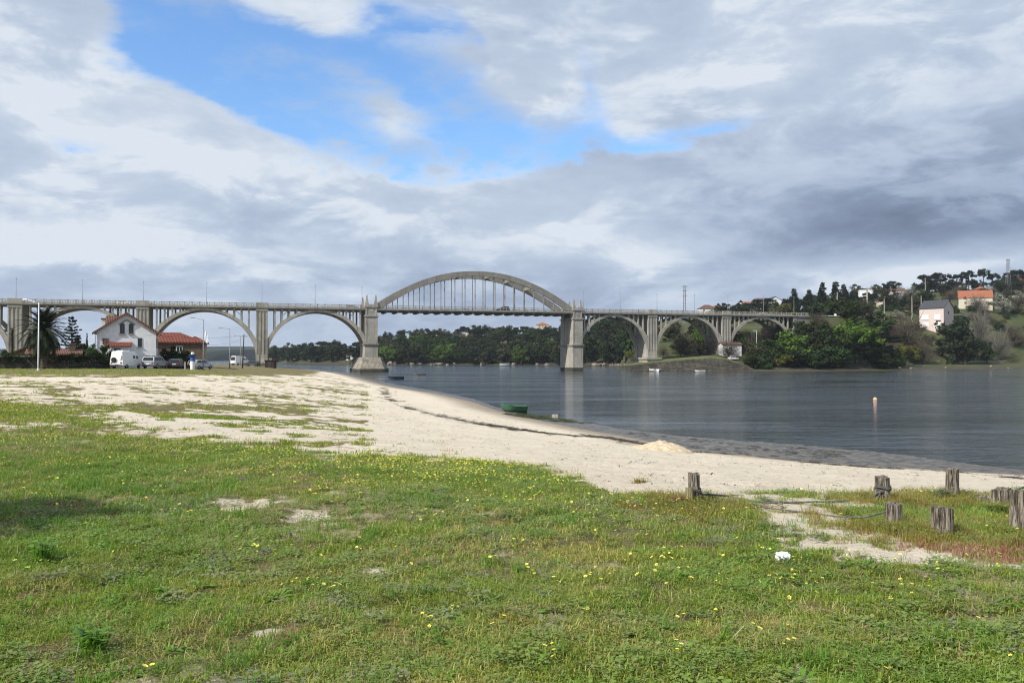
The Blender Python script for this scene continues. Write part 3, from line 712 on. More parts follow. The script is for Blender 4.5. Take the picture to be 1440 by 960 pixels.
# the two river towers
def tower(t, wide, caisson):
    w = wide; z1, z2 = 9.6, 19.6
    root = MB().box(t - w / 2 - .15, t + w / 2 + .15, -.55, WD + .55, 1.2 if not caisson else 5.0, z1).build('tower', 'concrete', bridge, bevel=.08)
    if not caisson:
        cbox('tidal_band', 'tidal_concrete', t - w / 2 - .17, t + w / 2 + .17, -.57, WD + .57, -2.5, 1.199, parent=root)
    for n in (-.45, WD - 2.95):
        cbox('pylon', 'concrete', t - w / 2, t + w / 2, n, n + 3.4, z1 + .401, z2, parent=root)
        cbox('pylon', 'concrete', t - w / 2 + .12, t + w / 2 - .12, n + .12, n + 3.28, z2 + .45, 22.9, parent=root)
        sg = -1 if n < 0 else 1; face = n if n < 0 else n + 3.4
        st = MB()
        for q in (-.5, .5): st.box(t + q * (w - .56) - .27, t + q * (w - .56) + .27, min(face, face + sg * .1), max(face, face + sg * .1), z1 + 1.0, z2 - .5)
        st.box(t - w / 2 + .55, t + w / 2 - .55, min(face, face + sg * .1), max(face, face + sg * .1), z1 + .402, z1 + .999)
        st.build('pilaster', 'concrete', root)
        # carved panel of the upper block
        pm = MB(); f2 = n + .12 if n < 0 else n + 3.28
        def pb_(x0, x1, a0, a1, d_): pm.box(x0, x1, min(f2, f2 + sg * d_), max(f2, f2 + sg * d_), a0, a1)
        pb_(t - w / 2 + .3, t - w / 2 + .7, 19.9 + .3, 22.7, .14); pb_(t + w / 2 - .7, t + w / 2 - .3, 20.2, 22.7, .14); pb_(t - .7, t + .7, 21.2, 22.2, .12); pb_(t - .5, t + .5, 20.4, 20.9, .10)
        pm.build('relief', 'concrete', root)
        cbox('cap', 'concrete', t - w / 2 - .18, t + w / 2 + .18, n - .18, n + 3.58, 22.901, 23.9, parent=root)
        for q in ((-1, 1) if n < 0 else ((-1,) if caisson else (1,))):          # obelisks
            for k in (.65,):
                ob = MB(); cx, cy = t + q * (w / 2 - .62), n + (k if n < 0 else 3.4 - k)
                ob.box(cx - .62, cx + .62, cy - .62, cy + .62, 23.901, 24.6); ob.box(cx - .48, cx + .48, cy - .48, cy + .48, 24.601, 26.7, .22, .22); ob.lathe([(.0, 0), (.26, .12), (.3, .3), (.2, .5), (.02, .66)], 8, (cx, cy, 26.69))
                ob.build('obelisk', 'concrete', root)
        cbox('cornice', 'concrete', t - w / 2 - .32, t + w / 2 + .32, n - .32, n + 3.72, z2 + .001, z2 + .449, parent=root)
    cbox('curtain_wall', 'concrete', t - w / 2 + .3, t + w / 2 - .3, 2.96, WD - 2.96, z1 + .402, ZB - 1.3, parent=root)
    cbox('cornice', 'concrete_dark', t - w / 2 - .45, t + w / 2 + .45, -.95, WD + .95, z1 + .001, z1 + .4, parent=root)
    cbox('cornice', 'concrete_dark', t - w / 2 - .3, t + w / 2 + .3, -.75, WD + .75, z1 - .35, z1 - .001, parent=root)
    if caisson:
        mb = MB(); mb.add([], [])
        a, c_ = w / 2 + 3.6, 4.6
        pl = lambda e: [(t - w / 2 - e * .55, -e), (t + w / 2 + e * .55, -e), (t + w / 2 + e, -e * .4), (t + w / 2 + e, WD + e * .4), (t + w / 2 + e * .55, WD + e), (t - w / 2 - e * .55, WD + e), (t - w / 2 - e, WD + e * .4), (t - w / 2 - e, -e * .4)]
        def ring(e0, z0, e1, z1_):
            lo = [(x, y, z0) for x, y in pl(e0)]; hi = [(x, y, z1_) for x, y in pl(e1)]
            return lo + hi, [tuple(range(8))[::-1], tuple(range(8, 16))] + [(i, (i + 1) % 8, (i + 1) % 8 + 8, i + 8) for i in range(8)]
        MB().add(*ring(3.6, 1.15, 1.3, 5.25)).build('masonry_base', 'masonry', root)
        MB().add(*ring(3.9, -2.5, 3.75, 1.149)).build('tidal_band', 'tidal_concrete', root)
    return root
tower(T0, 4.4, True); tower(T1, 4.0, False)
# the bowstring arch
ta, tb = T0 + 1.5, T1 - 1.5; tm = (ta + tb) / 2; a_ = (tb - ta) / 2; Z_SP, Z_CR = 22.2, 35.9
def bow(t): q = (t - tm) / a_; return Z_SP + (Z_CR - Z_SP) * (1 - abs(q) ** 2.05)
NA = 48
for n0, n1 in ((-.05, .95), (WD - .95, WD + .05)):
    lo = []; hi = []
    for i in range(NA + 1):
        t = ta + (tb - ta) * i / NA; z = bow(t); dz = (bow(t + .01) - bow(t - .01)) / .02; l = math.hypot(1, dz); q = abs((t - tm) / a_)
        h = .85 + .35 * q; nx, nz = -dz / l, 1 / l; lo.append((t - nx * h, z - nz * h)); hi.append((t + nx * h, z + nz * h))
    v = []; f = []; M_ = NA + 1
    for n in (n0, n1): v += [(x, n, z) for x, z in lo] + [(x, n, z) for x, z in hi]
    for i in range(NA): f += [(i, i + 1, M_ + i + 1, M_ + i), (2 * M_ + i, 3 * M_ + i, 3 * M_ + i + 1, 2 * M_ + i + 1), (i, 2 * M_ + i, 2 * M_ + i + 1, i + 1), (M_ + i, M_ + i + 1, 3 * M_ + i + 1, 3 * M_ + i)]
    f += [(0, M_, 3 * M_, 2 * M_), (NA, 2 * M_ + NA, 3 * M_ + NA, M_ + NA)]
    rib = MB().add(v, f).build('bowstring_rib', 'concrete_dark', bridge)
nh = 18; hst = (tb - ta) / (nh + 1)
for j in range(1, nh + 1):
    t = ta + hst * j
    for n in (.45, WD - .45):
        MB().box(t - .13, t + .13, n - .18, n + .18, ZS + .002, bow(t) - .7).build('hanger', 'concrete_dark', bridge)
    fb = MB(); fb.prism([(.2, ZB - .001), (WD - .2, ZB - .001), (WD - .2, ZB - .35), (WD - 3, ZB - .68), (3, ZB - .68), (.2, ZB - .35)], 'x', t - .3, t + .3)
    fb.build('floor_beam', 'concrete_dark', bridge)
for j in (4, 6, 8, 11, 13, 15):
    t = ta + hst * j; z = bow(t); MB().box(t - .3, t + .3, .951, WD - .951, z - .5, z + .5).build('arch_brace', 'concrete_dark', bridge)

# lamp columns along the near parapet
def at_bridge(t, n, z): return BO + BE * t + BN * n + Vector((0, 0, z))
lamp_lbl = {21: 'leftmost of all', 115: 'second from the left', 201: 'directly above the white house', 290: 'fourth from the left', 368: 'over the pier by the dark hut',
            443: 'sixth from the left', 509: 'beside the left river tower', 821: 'touching the right river tower', 873: 'second right of the right tower', 925: 'third right of the right tower',
            978: 'fourth right of the right tower', 1025: 'fifth right of the right tower', 1075: 'sixth right of the right tower', 1118: 'rightmost of all'}
for k, (px, txt) in enumerate(lamp_lbl.items()):
    t = t_of(px); L_ = thing('bridge_lamp', 'thin lamp column on the bridge, ' + txt, 'street lamp', at_bridge(t, .55, ZS), BANG, 'lamp columns along the bridge')
    MB().tube([(0, 0, .001), (0, 0, 1.2), (0, 0, 7.6)], [.11, .09, .055], 8).build('column', 'metal_grey', L_, True)
    MB().lathe([(.05, 0), (.14, .05), (.14, .22), (.04, .30)], 8, (0, 0, 7.58)).build('lamp_head', 'metal_grey', L_)
    MB().box(-.16, .16, -.16, .16, .002, .14).build('base_plate', 'metal_grey', L_)

# ------------------------------------------------------------------ trees
rs = np.random.RandomState(11)
def leafcloud(centres, radii, per, size, flat=1.0, up=.35, seed=0):
    r_ = np.random.RandomState(seed); C = []; Nn = []
    for c, q in zip(centres, radii):
        d = r_.normal(size=(per, 3)); d /= np.linalg.norm(d, axis=1)[:, None]
        rad = q * (r_.rand(per) ** .45); pnt = c + d * rad[:, None] * np.array([1, 1, flat]); C.append(pnt); Nn.append(d)
    C = np.concatenate(C); D = np.concatenate(Nn); n = len(C)
    nr = D + r_.normal(size=(n, 3)) * .7 + np.array([0, 0, up]); nr /= np.linalg.norm(nr, axis=1)[:, None]
    ax = r_.normal(size=(n, 3)); U = np.cross(nr, ax); U /= np.linalg.norm(U, axis=1)[:, None] + 1e-9; V = np.cross(nr, U)
    s = size * (.6 + .8 * r_.rand(n))[:, None]; return C, U * s * .8, V * s
def limb_mesh(name, parts, mat='bark', seg=6):
    mb = MB()
    for pts, rr in parts: mb.tube(pts, rr, seg)
    me = bpy.data.meshes.new(name); me.from_pydata(mb.v, [], mb.f); me.materials.append(MATS[mat]); me.shade_smooth(); return me
PROTO = {}
def reg(kind, seed):
    r_ = np.random.RandomState(seed * 13 + len(kind) * 7 + ord(kind[0])); mat = 'leaf_mid'; trunk = None
    if kind in ('broad', 'broad_mid', 'olive', 'bright', 'yellow', 'blossom'):
        mat = {'broad': 'leaf_dark', 'broad_mid': 'leaf_mid', 'olive': 'leaf_olive', 'bright': 'leaf_bright', 'yellow': 'leaf_yellow', 'blossom': 'blossom'}[kind]
        k = 44; d = r_.normal(size=(k, 3)); d /= np.linalg.norm(d, axis=1)[:, None]; q = r_.rand(k) ** .5
        c = d * q[:, None] * np.array([.40, .40, .42]) * (.62 + .62 * r_.rand(k))[:, None] + np.array([0, 0, .52]); c[:, 2] = np.maximum(c[:, 2], .10)
        C, U, V = leafcloud(c, (.085 + .075 * r_.rand(k)), 72, .022, .85, .4, seed)
        limbs = [([(0, 0, -.12), (.01, 0, .2), (0, .01, .55)], [.04, .03, .015])]
        for a in range(5):
            g = 6.28 * a / 5 + r_.rand(); limbs.append(([(0, 0, .2 + .06 * a), (.12 * math.cos(g), .12 * math.sin(g), .36 + .06 * a), (.26 * math.cos(g), .26 * math.sin(g), .5 + .06 * a)], [.016, .011, .005]))
    elif kind == 'bush':
        mat = 'leaf_mid'; k = 30; d = r_.normal(size=(k, 3)); d /= np.linalg.norm(d, axis=1)[:, None]; d[:, 2] = abs(d[:, 2])
        c = d * (r_.rand(k) ** .4)[:, None] * np.array([.44, .44, .72]) + np.array([0, 0, .12])
        C, U, V = leafcloud(c, .10 + .09 * r_.rand(k), 80, .026, .85, .4, seed)
        limbs = [([(0, 0, -.12), (.02, 0, .5)], [.03, .012])] + [([(0, 0, 0), (.2 * math.cos(g), .2 * math.sin(g), .4)], [.02, .006]) for g in (0, 2.1, 4.2)]
    elif kind == 'umbrella':
        mat = 'needle'; k = 15; a = r_.rand(k) * 6.28; q = r_.rand(k) ** .5 * .36
        c = np.stack([q * np.cos(a), q * np.sin(a), .82 + .10 * r_.rand(k) - q * .35 - .12 * (r_.rand(k) > .7)], -1)
        C, U, V = leafcloud(c, .085 + .06 * r_.rand(k), 110, .020, .6, .5, seed)
        limbs = [([(0, 0, -.1), (.015, .01, .4), (0, 0, .82)], [.028, .022, .008])] + [([(0, 0, .5 + .03 * j), tuple(c[j] * .9 + np.array([0, 0, .04]))], [.012, .004]) for j in range(8)]
    elif kind == 'conifer':
        mat = 'needle'; cs = []; ra = []; limbs = [([(0, 0, -.1), (0, 0, .98)], [.028, .004])]
        for j in range(13):
            z = .16 + j * .064; rr = (1 - z) * .34 + .02
            for a in range(6 if j < 9 else 4):
                g = a * 6.28 / 6 + j * .9 + r_.rand() * .6; e = rr * (.55 + .55 * r_.rand()); cs.append((e * math.cos(g), e * math.sin(g), z - .02)); ra.append(.045 + .05 * rr)
                limbs.append(([(0, 0, z), (e * math.cos(g), e * math.sin(g), z - .02)], [.007, .002]))
        C, U, V = leafcloud(np.array(cs), np.array(ra) * 1.25, 34, .017, .55, .3, seed)
    else:                                     # leafless: sprays of twigs
        mat = 'twig' if kind == 'bare' else 'twig_grey'; k = 900; d = r_.normal(size=(k, 3)); d[:, 2] = abs(d[:, 2]) * .9 + .15; d /= np.linalg.norm(d, axis=1)[:, None]
        q = .25 + .7 * r_.rand(k) ** .7; C = d * q[:, None] * np.array([.44, .44, .78]) + np.array([0, 0, .12])
        V = (d + r_.normal(size=(k, 3)) * .35); V /= np.linalg.norm(V, axis=1)[:, None]; ax = r_.normal(size=(k, 3)); U = np.cross(V, ax); U /= np.linalg.norm(U, axis=1)[:, None]
        U = U * .0035; V = V * (.05 + .06 * r_.rand(k))[:, None]
        limbs = [([(0, 0, -.1), (.01, 0, .3)], [.025, .018])]
        for a in range(16):
            g = 6.28 * a / 16 + r_.rand(); e = .12 + .22 * r_.rand(); zt = .55 + .4 * r_.rand()
            limbs.append(([(0, 0, .08 + .012 * a), (e * .5 * math.cos(g), e * .5 * math.sin(g), zt * .6), (e * math.cos(g), e * math.sin(g), zt)], [.014, .008, .002]))
    PROTO[(kind, seed)] = (limb_mesh('trunk', limbs, 'twig_grey' if kind == 'bare_grey' else 'bark'), quadmesh('crown', C, U, V, mat))
NV = {'broad': 4, 'broad_mid': 4, 'olive': 2, 'bright': 2, 'yellow': 2, 'blossom': 1, 'bush': 3, 'umbrella': 3, 'conifer': 2, 'bare': 2, 'bare_grey': 2}
for k, n in NV.items():
    for s_ in range(n): reg(k, s_)
def plant(kind, name, label, cat, loc, h, w, group=None, tilt=0.0):
    t = thing(name, label, cat, loc, rnd.random() * 6.28, group); s_ = rnd.randrange(NV[kind]); a, c = PROTO[(kind, s_)]
    for nm, me in (('trunk', a), ('crown', c)):
        o = linkmesh(nm, me, t); o.scale = (w / .9, w / .9, h)
    return t
KINDN = {'broad': ('broadleaf_tree', 'dark green broadleaf tree'), 'broad_mid': ('broadleaf_tree', 'mid green broadleaf tree'), 'olive': ('broadleaf_tree', 'grey-olive leafing tree'),
         'bright': ('broadleaf_tree', 'fresh light green tree'), 'yellow': ('broadleaf_tree', 'yellow-green spring tree'), 'blossom': ('fruit_tree', 'pale blossoming fruit tree'), 'bush': ('shrub', 'rounded green shrub'),
         'umbrella': ('pine_tree', 'dark flat-topped pine'), 'conifer': ('conifer_tree', 'dark pointed conifer'), 'bare': ('bare_tree', 'leafless brown thicket tree'), 'bare_grey': ('bare_tree', 'leafless pale grey tree')}
CATN = {'shrub': 'shrub'}
# the wood across the river: rows of trees stepping up the slope behind the shore
def wood(px0, px1, n, dmin, dmax, hmin, hmax, kinds, where, zone):
    for i in range(n):
        px = px0 + (px1 - px0) * (i + rnd.random()) / n; dd = dmin + (dmax - dmin) * rnd.random() ** 1.1
        Y = float(np.interp(px, KPX, KSH)) + dd; X = (px - 720) / F * Y; h = hmin + (hmax - hmin) * rnd.random(); k = rnd.choice(kinds)
        nm, lb = KINDN[k]; w = h * (.95 + .4 * rnd.random()) * (.55 if k == 'conifer' else 1)
        plant(k, nm, lb + ' ' + where, CATN.get(nm, 'tree'), (X, Y, zf(X, Y) - .3), h, w, zone)
FW = ['broad'] * 5 + ['broad_mid'] * 5 + ['olive'] * 2 + ['umbrella'] * 2 + ['bright']
wood(372, 528, 28, 3, 50, 11, 17, ['broad'] * 6 + ['umbrella'] * 3 + ['broad_mid'] * 2, 'on the headland seen under the left arches', 'trees on the headland')
wood(524, 800, 46, 3, 20, 11, 16, FW, 'along the far shore under the high arch', 'trees of the far shore wood')
wood(526, 800, 38, 35, 100, 11, 16, FW, 'on the slope under the high arch', 'trees of the far slope wood')
wood(526, 800, 28, 115, 170, 9, 13, ['broad', 'umbrella', 'umbrella', 'broad', 'olive'], 'on the skyline under the high arch', 'trees of the far skyline')
wood(795, 905, 30, 3, 110, 13, 20, ['broad'] * 5 + ['broad_mid'] * 2, 'behind the arch right of the right tower', 'trees behind the right arches')
wood(830, 885, 12, 130, 200, 12, 17, ['broad', 'umbrella'], 'above the rail right of the right tower', 'trees showing above the right arches')
wood(925, 1125, 34, 16, 110, 6, 11, ['bare', 'bare', 'broad', 'olive', 'broad_mid', 'bare'], 'on the slope seen through the right arches', 'trees seen through the right arches')
wood(1000, 1160, 26, 130, 330, 8, 13, ['broad', 'broad', 'olive', 'bare', 'umbrella', 'broad_mid'], 'on the hill behind the right end of the bridge', 'trees on the hill behind the bridge end')
wood(1180, 1440, 52, 135, 330, 8, 13, ['broad', 'olive', 'bare', 'bare_grey', 'broad_mid', 'olive', 'bare', 'umbrella', 'blossom'], 'on the right hillside among the houses', 'trees on the right hillside')
wood(1250, 1440, 26, 66, 110, 4, 7, ['bush', 'bare', 'olive', 'broad_mid', 'bare', 'bare_grey'], 'on the slope above the sea wall', 'thicket above the sea wall')
wood(1112, 1268, 26, 10, 52, 6, 11, ['broad', 'broad_mid', 'bush', 'bush', 'bare', 'olive'], 'in the thicket on the bank below the bridge end', 'thicket below the bridge end')
wood(1285, 1445, 18, 262, 325, 8, 12, ['broad', 'umbrella', 'olive', 'broad'], 'under the umbrella pines of the right skyline', 'trees of the right skyline')
def shrubs(n, px0, px1, d0, d1, skip):
    c = 0
    while c < n:
        px = rnd.uniform(px0, px1); dd = rnd.uniform(d0, d1)
        if skip(px, dd): continue
        Y = float(np.interp(px, KPX, KSH)) + dd; X = (px - 720) / F * Y; k = rnd.choice(['bush', 'bare', 'olive', 'bush', 'bare_grey', 'yellow', 'broad_mid', 'bare', 'blossom']); h = rnd.uniform(2.5, 6.0)
        lb = {'bush': 'rounded green shrub', 'bare': 'leafless brown shrub', 'olive': 'olive-grey shrub', 'bare_grey': 'leafless grey shrub', 'yellow': 'yellow-green shrub', 'broad_mid': 'mid green leafy shrub', 'blossom': 'pale blossoming shrub'}[k]
        plant(k, 'shrub', lb + ' scattered on the right hillside', 'shrub', (X, Y, zf(X, Y) - .2), h, h * rnd.uniform(1.1, 1.7), 'shrubs on the right hillside'); c += 1
shrubs(84, 1240, 1450, 70, 230, lambda p, d: p > 1372 and 66 < d < 98)
wood(1048, 1262, 26, 7, 24, 5, 8.5, ['bush', 'bush', 'broad_mid', 'broad', 'bush'], 'in the dense growth down to the mudflat', 'growth along the mudflat')
# trees that stand out one by one: kind, centre px, top py, width px, distance, label
def put(kind, px, top, wpx, Y, label, cat='tree', sink=.4, name=None, base=None):
    X = (px - 720) / F * Y; zb = zf(X, Y) if base is None else base; zt = at(px, top, Y).z; h = max(zt - zb + sink, 2.0)
    return plant(kind, name or KINDN[kind][0], label, cat, (X, Y, zb - sink), h, wpx * Y / F)
put('broad', 1345, 437, 68, 414, 'large dark green tree covering the right side of the pink house')
put('broad', 1358, 462, 50, 410, 'dark green tree low against the right foot of the pink house')
put('bright', 1190, 446, 60, 345, 'bright green crown at the top of the bank right of the bridge end'); put('bright', 1222, 449, 58, 352, 'bright green crown left of the leafless brown slope')
put('broad_mid', 1160, 450, 60, 340, 'green tree below the right end of the bridge')
put('bright', 1118, 460, 56, 337, 'light green tree in front of the last small arch'); put('broad_mid', 1085, 474, 52, 336, 'green tree right of the white hut on the bank')
put('olive', 1062, 480, 40, 332, 'grey-green shrub tree next to the white hut'); put('broad', 1240, 468, 70, 366, 'very dark round tree standing by the mudflat')
put('broad_mid', 1130, 484, 60, 334, 'green tree low on the bank below the bridge end'); put('broad_mid', 1165, 478, 56, 338, 'green tree low on the bank left of the dark round tree'); put('broad', 1200, 482, 60, 345, 'dark tree low on the bank in the middle of the right shore')
put('yellow', 1100, 497, 36, 326, 'yellow-green low shrub tree at the edge of the mudflat')
put('bare', 1012, 470, 56, 350, 'leafless brown tree in front of the third right pier'); put('bare', 1036, 468, 40, 356, 'leafless brown tree behind the white hut'); put('bare', 985, 480, 40, 352, 'small leafless brown tree under the second right arch')
put('bright', 982, 456, 22, 372, 'vivid light green tree seen through the second right arch'); put('broad_mid', 958, 470, 34, 362, 'dark green shrub tree under the second right arch'); put('olive', 900, 478, 30, 372, 'grey-green tree left of the first right pier'); put('yellow', 893, 482, 22, 366, 'yellow-green tree left of the first right pier')
put('bare', 1275, 432, 64, 418, 'wide leafless brown thicket left of the pink house'); put('bare', 1250, 440, 50, 425, 'leafless brown thicket above the dark round tree'); put('bare', 1298, 470, 40, 405, 'leafless tree below the pink house'); put('yellow', 1278, 480, 40, 405, 'yellow-green shrubbery above the sea wall')
for px, top, w, nn in ((1117, 403, 34, 'leftmost of the conifers above the bridge end'), (1138, 405, 34, 'second of the conifers above the bridge end'), (1157, 394, 34, 'third of the conifers above the bridge end'), (1176, 393, 40, 'tallest of the conifers above the bridge end'), (1187, 397, 34, 'conifer beside the roadside pole'), (1198, 408, 22, 'rightmost of the conifers above the bridge end')):
    put('conifer', px, top, w, 470, 'dark pointed ' + nn if 'conifer ' in nn else 'dark tree, ' + nn)
put('yellow', 1105, 424, 36, 455, 'yellow-green tree under the leftmost conifers'); put('olive', 1150, 424, 44, 452, 'olive tree under the tallest conifers'); put('olive', 1216, 418, 34, 480, 'olive tree right of the conifers by the road')
for px, top, w, nn in ((1304, 383, 26, 'leftmost umbrella pine on the right skyline'), (1323, 380, 30, 'widest umbrella pine on the right skyline'), (1346, 383, 20, 'third umbrella pine on the right skyline'), (1363, 378, 26, 'umbrella pine behind the orange-roofed house'), (1384, 374, 22, 'tallest umbrella pine on the right skyline'), (1397, 381, 22, 'umbrella pine left of the lattice mast'), (1428, 376, 28, 'umbrella pine at the lattice mast')):
    put('umbrella', px, top, w, 640, 'dark ' + nn)
put('bare_grey', 1230, 397, 22, 640, 'leafless grey tree on the skyline above the white houses'); put('bare_grey', 1262, 396, 22, 640, 'leafless grey tree behind the white hillside houses'); put('blossom', 1412, 410, 36, 500, 'pale blossoming tree right of the orange-roofed house'); put('bare_grey', 1378, 428, 40, 440, 'leafless grey tree in front of the orange-roofed house')
put('bare_grey', 1405, 455, 40, 430, 'leafless grey tree on the lawn at the right'); put('broad_mid', 1388, 480, 26, 424, 'small green tree right of the large dark tree'); put('bare', 1425, 448, 34, 445, 'leafless brown tree at the right edge'); put('broad', 1300, 412, 40, 520, 'dark green tree left of the grey-roofed pink house')
# the tree just outside the frame on the left whose shade falls across the meadow
plant('broad_mid', 'broadleaf_tree', 'leafy tree standing left of the view, shading the grass', 'tree', (-8.7, 6.9, zg(-8.7, 6.9) - .1), 5.2, 3.6)

# ------------------------------------------------------------------ houses
def windowpart(h, x0, x1, z0, z1, face, off, shutter=None, sill=True, pane='glass_dark'):
    # face: 'f' looks to -y at y=off, 'r' looks to +x at x=off, 'l' looks to -x at x=off
    def bx(a0, a1, b0, b1, d0, d1):
        if face == 'f': return (a0, a1, off - d1, off - d0, b0, b1)
        if face == 'r': return (off + d0, off + d1, a0, a1, b0, b1)
        return (off - d1, off - d0, a0, a1, b0, b1)
    fr = MB(); t = .09
    for a in ((x0, x0 + t, z0, z1), (x1 - t, x1, z0, z1), (x0 + t, x1 - t, z1 - t, z1), (x0 + t, x1 - t, z0, z0 + t), ((x0 + x1) / 2 - .03, (x0 + x1) / 2 + .03, z0 + t, z1 - t)): fr.box(*bx(*a, .003, .07))
    w_ = fr.build('window', shutter or 'paint_white', h); MB().box(*bx(x0 + t, x1 - t, z0 + t, z1 - t, .002, .03)).build('pane', pane, w_)
    if sill: MB().box(*bx(x0 - .12, x1 + .12, z0 - .12, z0 - .002, .002, .16)).build('sill', 'render_grey' if shutter else 'paint_white', w_)
    return w_
def house(name, label, loc, rot, w, d, eave, peak, roof, wall, rmat, wins=(), ridge='x', chim=None, base=3.0, over=.4, cat='house'):
    h = thing(name, label, cat, loc, rot); x0, x1 = -w / 2, w / 2
    if roof == 'flat': MB().box(x0, x1, 0, d, -base, eave).build('wall', wall, h); MB().box(x0 - .2, x1 + .2, -.2, d + .2, eave + .002, eave + .3).build('roof', rmat, h)
    elif roof == 'gable' and ridge == 'y':      # gable end towards the front
        MB().prism([(x0, -base), (x1, -base), (x1, eave), (0, peak), (x0, eave)], 'y', 0, d).build('wall', wall, h)
        s = (peak - eave) / (w / 2); th = .22; o = over; ez = eave - s * o
        MB().prism([(x0 - o, ez), (0, peak + .003), (x1 + o, ez), (x1 + o, ez + th), (0, peak + th), (x0 - o, ez + th)], 'y', -o, d + o).build('roof', rmat, h)
    elif roof == 'gable':
        MB().prism([(0, -base), (d, -base), (d, eave), (d / 2, peak), (0, eave)], 'x', x0, x1).build('wall', wall, h)
        s = (peak - eave) / (d / 2); th = .22; o = over; ez = eave - s * o
        MB().prism([(-o, ez), (d / 2, peak + .003), (d + o, ez), (d + o, ez + th), (d / 2, peak + th), (-o, ez + th)], 'x', x0 - o, x1 + o).build('roof', rmat, h)
    else:                                       # hip
        MB().box(x0, x1, 0, d, -base, eave).build('wall', wall, h); o = over; rl = max(0, (w - d) / 2); yc = d / 2; e = eave + .003
        v = [(x0 - o, -o, e), (x1 + o, -o, e), (x1 + o, d + o, e), (x0 - o, d + o, e), (-rl - .02, yc, peak), (rl + .02, yc, peak)]
        v += [(a, b_, e + .18) for a, b_, _ in v[:4]]
        MB().add(v, [(0, 3, 2, 1), (0, 1, 7, 6), (1, 2, 8, 7), (2, 3, 9, 8), (3, 0, 6, 9), (6, 7, 5, 4), (7, 8, 5), (8, 9, 4, 5), (9, 6, 4)]).build('roof', rmat, h)
    for q in wins: windowpart(h, *q)
    if chim:
        cx, cy, z0, z1 = chim; c = MB().box(cx - .35, cx + .35, cy - .35, cy + .35, z0, z1).build('chimney', wall, h); MB().box(cx - .45, cx + .45, cy - .45, cy + .45, z1 + .002, z1 + .2).build('chimney_cap', rmat, c)
    return h
def gpt(px, Y, sink=0.0): X = (px - 720) / F * Y; return Vector((X, Y, zg(X, Y) - sink))
# white house by the meadow
GH = gpt(178, 130); HZ = GH.z
wh = house('white_house', 'white rendered house with red-edged gable and twin arched attic windows behind the parked van', GH, R(21), 8.25, 10.5, 5.5, 8.25, 'gable', 'render_white', 'tile_brown', ridge='y', base=1.0, over=.5,
           wins=[(1.55, 2.15, 3.2, 4.6, 'f', 0, 'frame_dark'), (2.7, 3.35, 1.1, 1.9, 'f', 0, 'frame_dark'), (3.5, 4.05, 1.1, 1.9, 'f', 0, 'frame_dark'), (1.0, 2.2, 3.2, 4.6, 'r', 4.125, 'frame_dark'), (3.6, 4.8, .9, 2.2, 'r', 4.125, 'frame_dark'), (6, 7.2, 3.2, 4.6, 'r', 4.125, 'frame_dark')], chim=(-3.6, 6.0, 5.0, 7.6))
mb = MB(); s_ = (8.25 - 5.5) / 4.125; e_ = .52
for q in (-1, 1): mb.prism([(q * 4.7, 5.5 - s_ * .55 - .12), (0, 8.25 - .10), (0, 8.25 + .26), (q * 4.7, 5.5 - s_ * .55 + .24)], 'y', -.58, -.505)
mb.build('bargeboard', 'tile_brown', wh)
for q in (-1, 1):                              # twin lancet windows with a grey hood
    w_ = MB().prism([(q * .62 - .33, 5.25), (q * .62 + .33, 5.25), (q * .62 + .33, 6.6), (q * .62, 7.0), (q * .62 - .33, 6.6)], 'y', -.05, -.003).build('window', 'frame_dark', wh)
    MB().prism([(q * .62 - .2, 5.4), (q * .62 + .2, 5.4), (q * .62 + .2, 6.5), (q * .62, 6.75), (q * .62 - .2, 6.5)], 'y', -.07, -.051).build('pane', 'glass_dark', w_)
    MB().box(q * .62 - .42, q * .62 + .42, -.16, -.004, 5.05, 5.24).build('sill', 'render_grey', w_)
mb = MB(); mb.bar((-1.15, -.08, 6.62), (0, -.08, 7.35), .14, .2); mb.bar((1.15, -.08, 6.62), (0, -.08, 7.35), .14, .2); mb.build('hood_mould', 'render_grey', wh)
px_ = MB().box(-2.0, .45, -1.7, -.002, -1, 3.2).build('porch', 'render_white', wh)
MB().prism([(-2.1, 3.15), (-.003, 3.75), (-.003, 3.95), (-2.1, 3.35)], 'x', -2.5, .75).build('porch_roof', 'tile_red', wh)
windowpart(wh, -1.6, -.7, 1.7, 3.0, 'f', -1.7, 'frame_dark')
MB().box(-3.3, -2.5, -.25, -.003, 3.6, 4.5).build('balcony', 'tile_brown', wh)
dm = MB(); dm.prism([(2.2, 6.0), (5.6, 6.0), (3.9, 8.1)], 'x', -3.2, -.8); dm.build('dormer', 'tile_brown', wh)
for x in (-4.3, 4.3): MB().tube([(x, -.12, 5.0), (x, -.12, -.1)], .05, 6).build('downpipe', 'metal_grey', wh)
# red hipped house behind
p_ = gpt(236, 150); house('hipped_house', 'brown-walled house with long red hipped roof right of the white house', p_, R(18), 11.5, 8, 4.15, 6.1, 'hip', 'render_brown', 'tile_red', base=1, wins=[(1.4, 2.4, 2.5, 3.6, 'f', 0)])
p_ = gpt(274, 158); house('hipped_cottage', 'small cream house with pointed red roof beside the flag lamp', p_, R(20), 4.2, 4.2, 4.2, 5.7, 'hip', 'render_cream', 'tile_red', base=1, wins=[(-1.0, .0, 2.0, 3.6, 'f', 0, 'frame_dark'), (.8, 1.6, 2.2, 3.0, 'f', 0, 'frame_dark'), (.4, 1.5, .2, 1.6, 'f', 0, 'paint_white')], chim=None)
p_ = gpt(58, 140); house('low_house', 'low house with brown tiled roof behind the palm', p_, R(24), 8.5, 6, 2.2, 4.1, 'gable', 'render_brown', 'tile_brown', ridge='y', base=1)
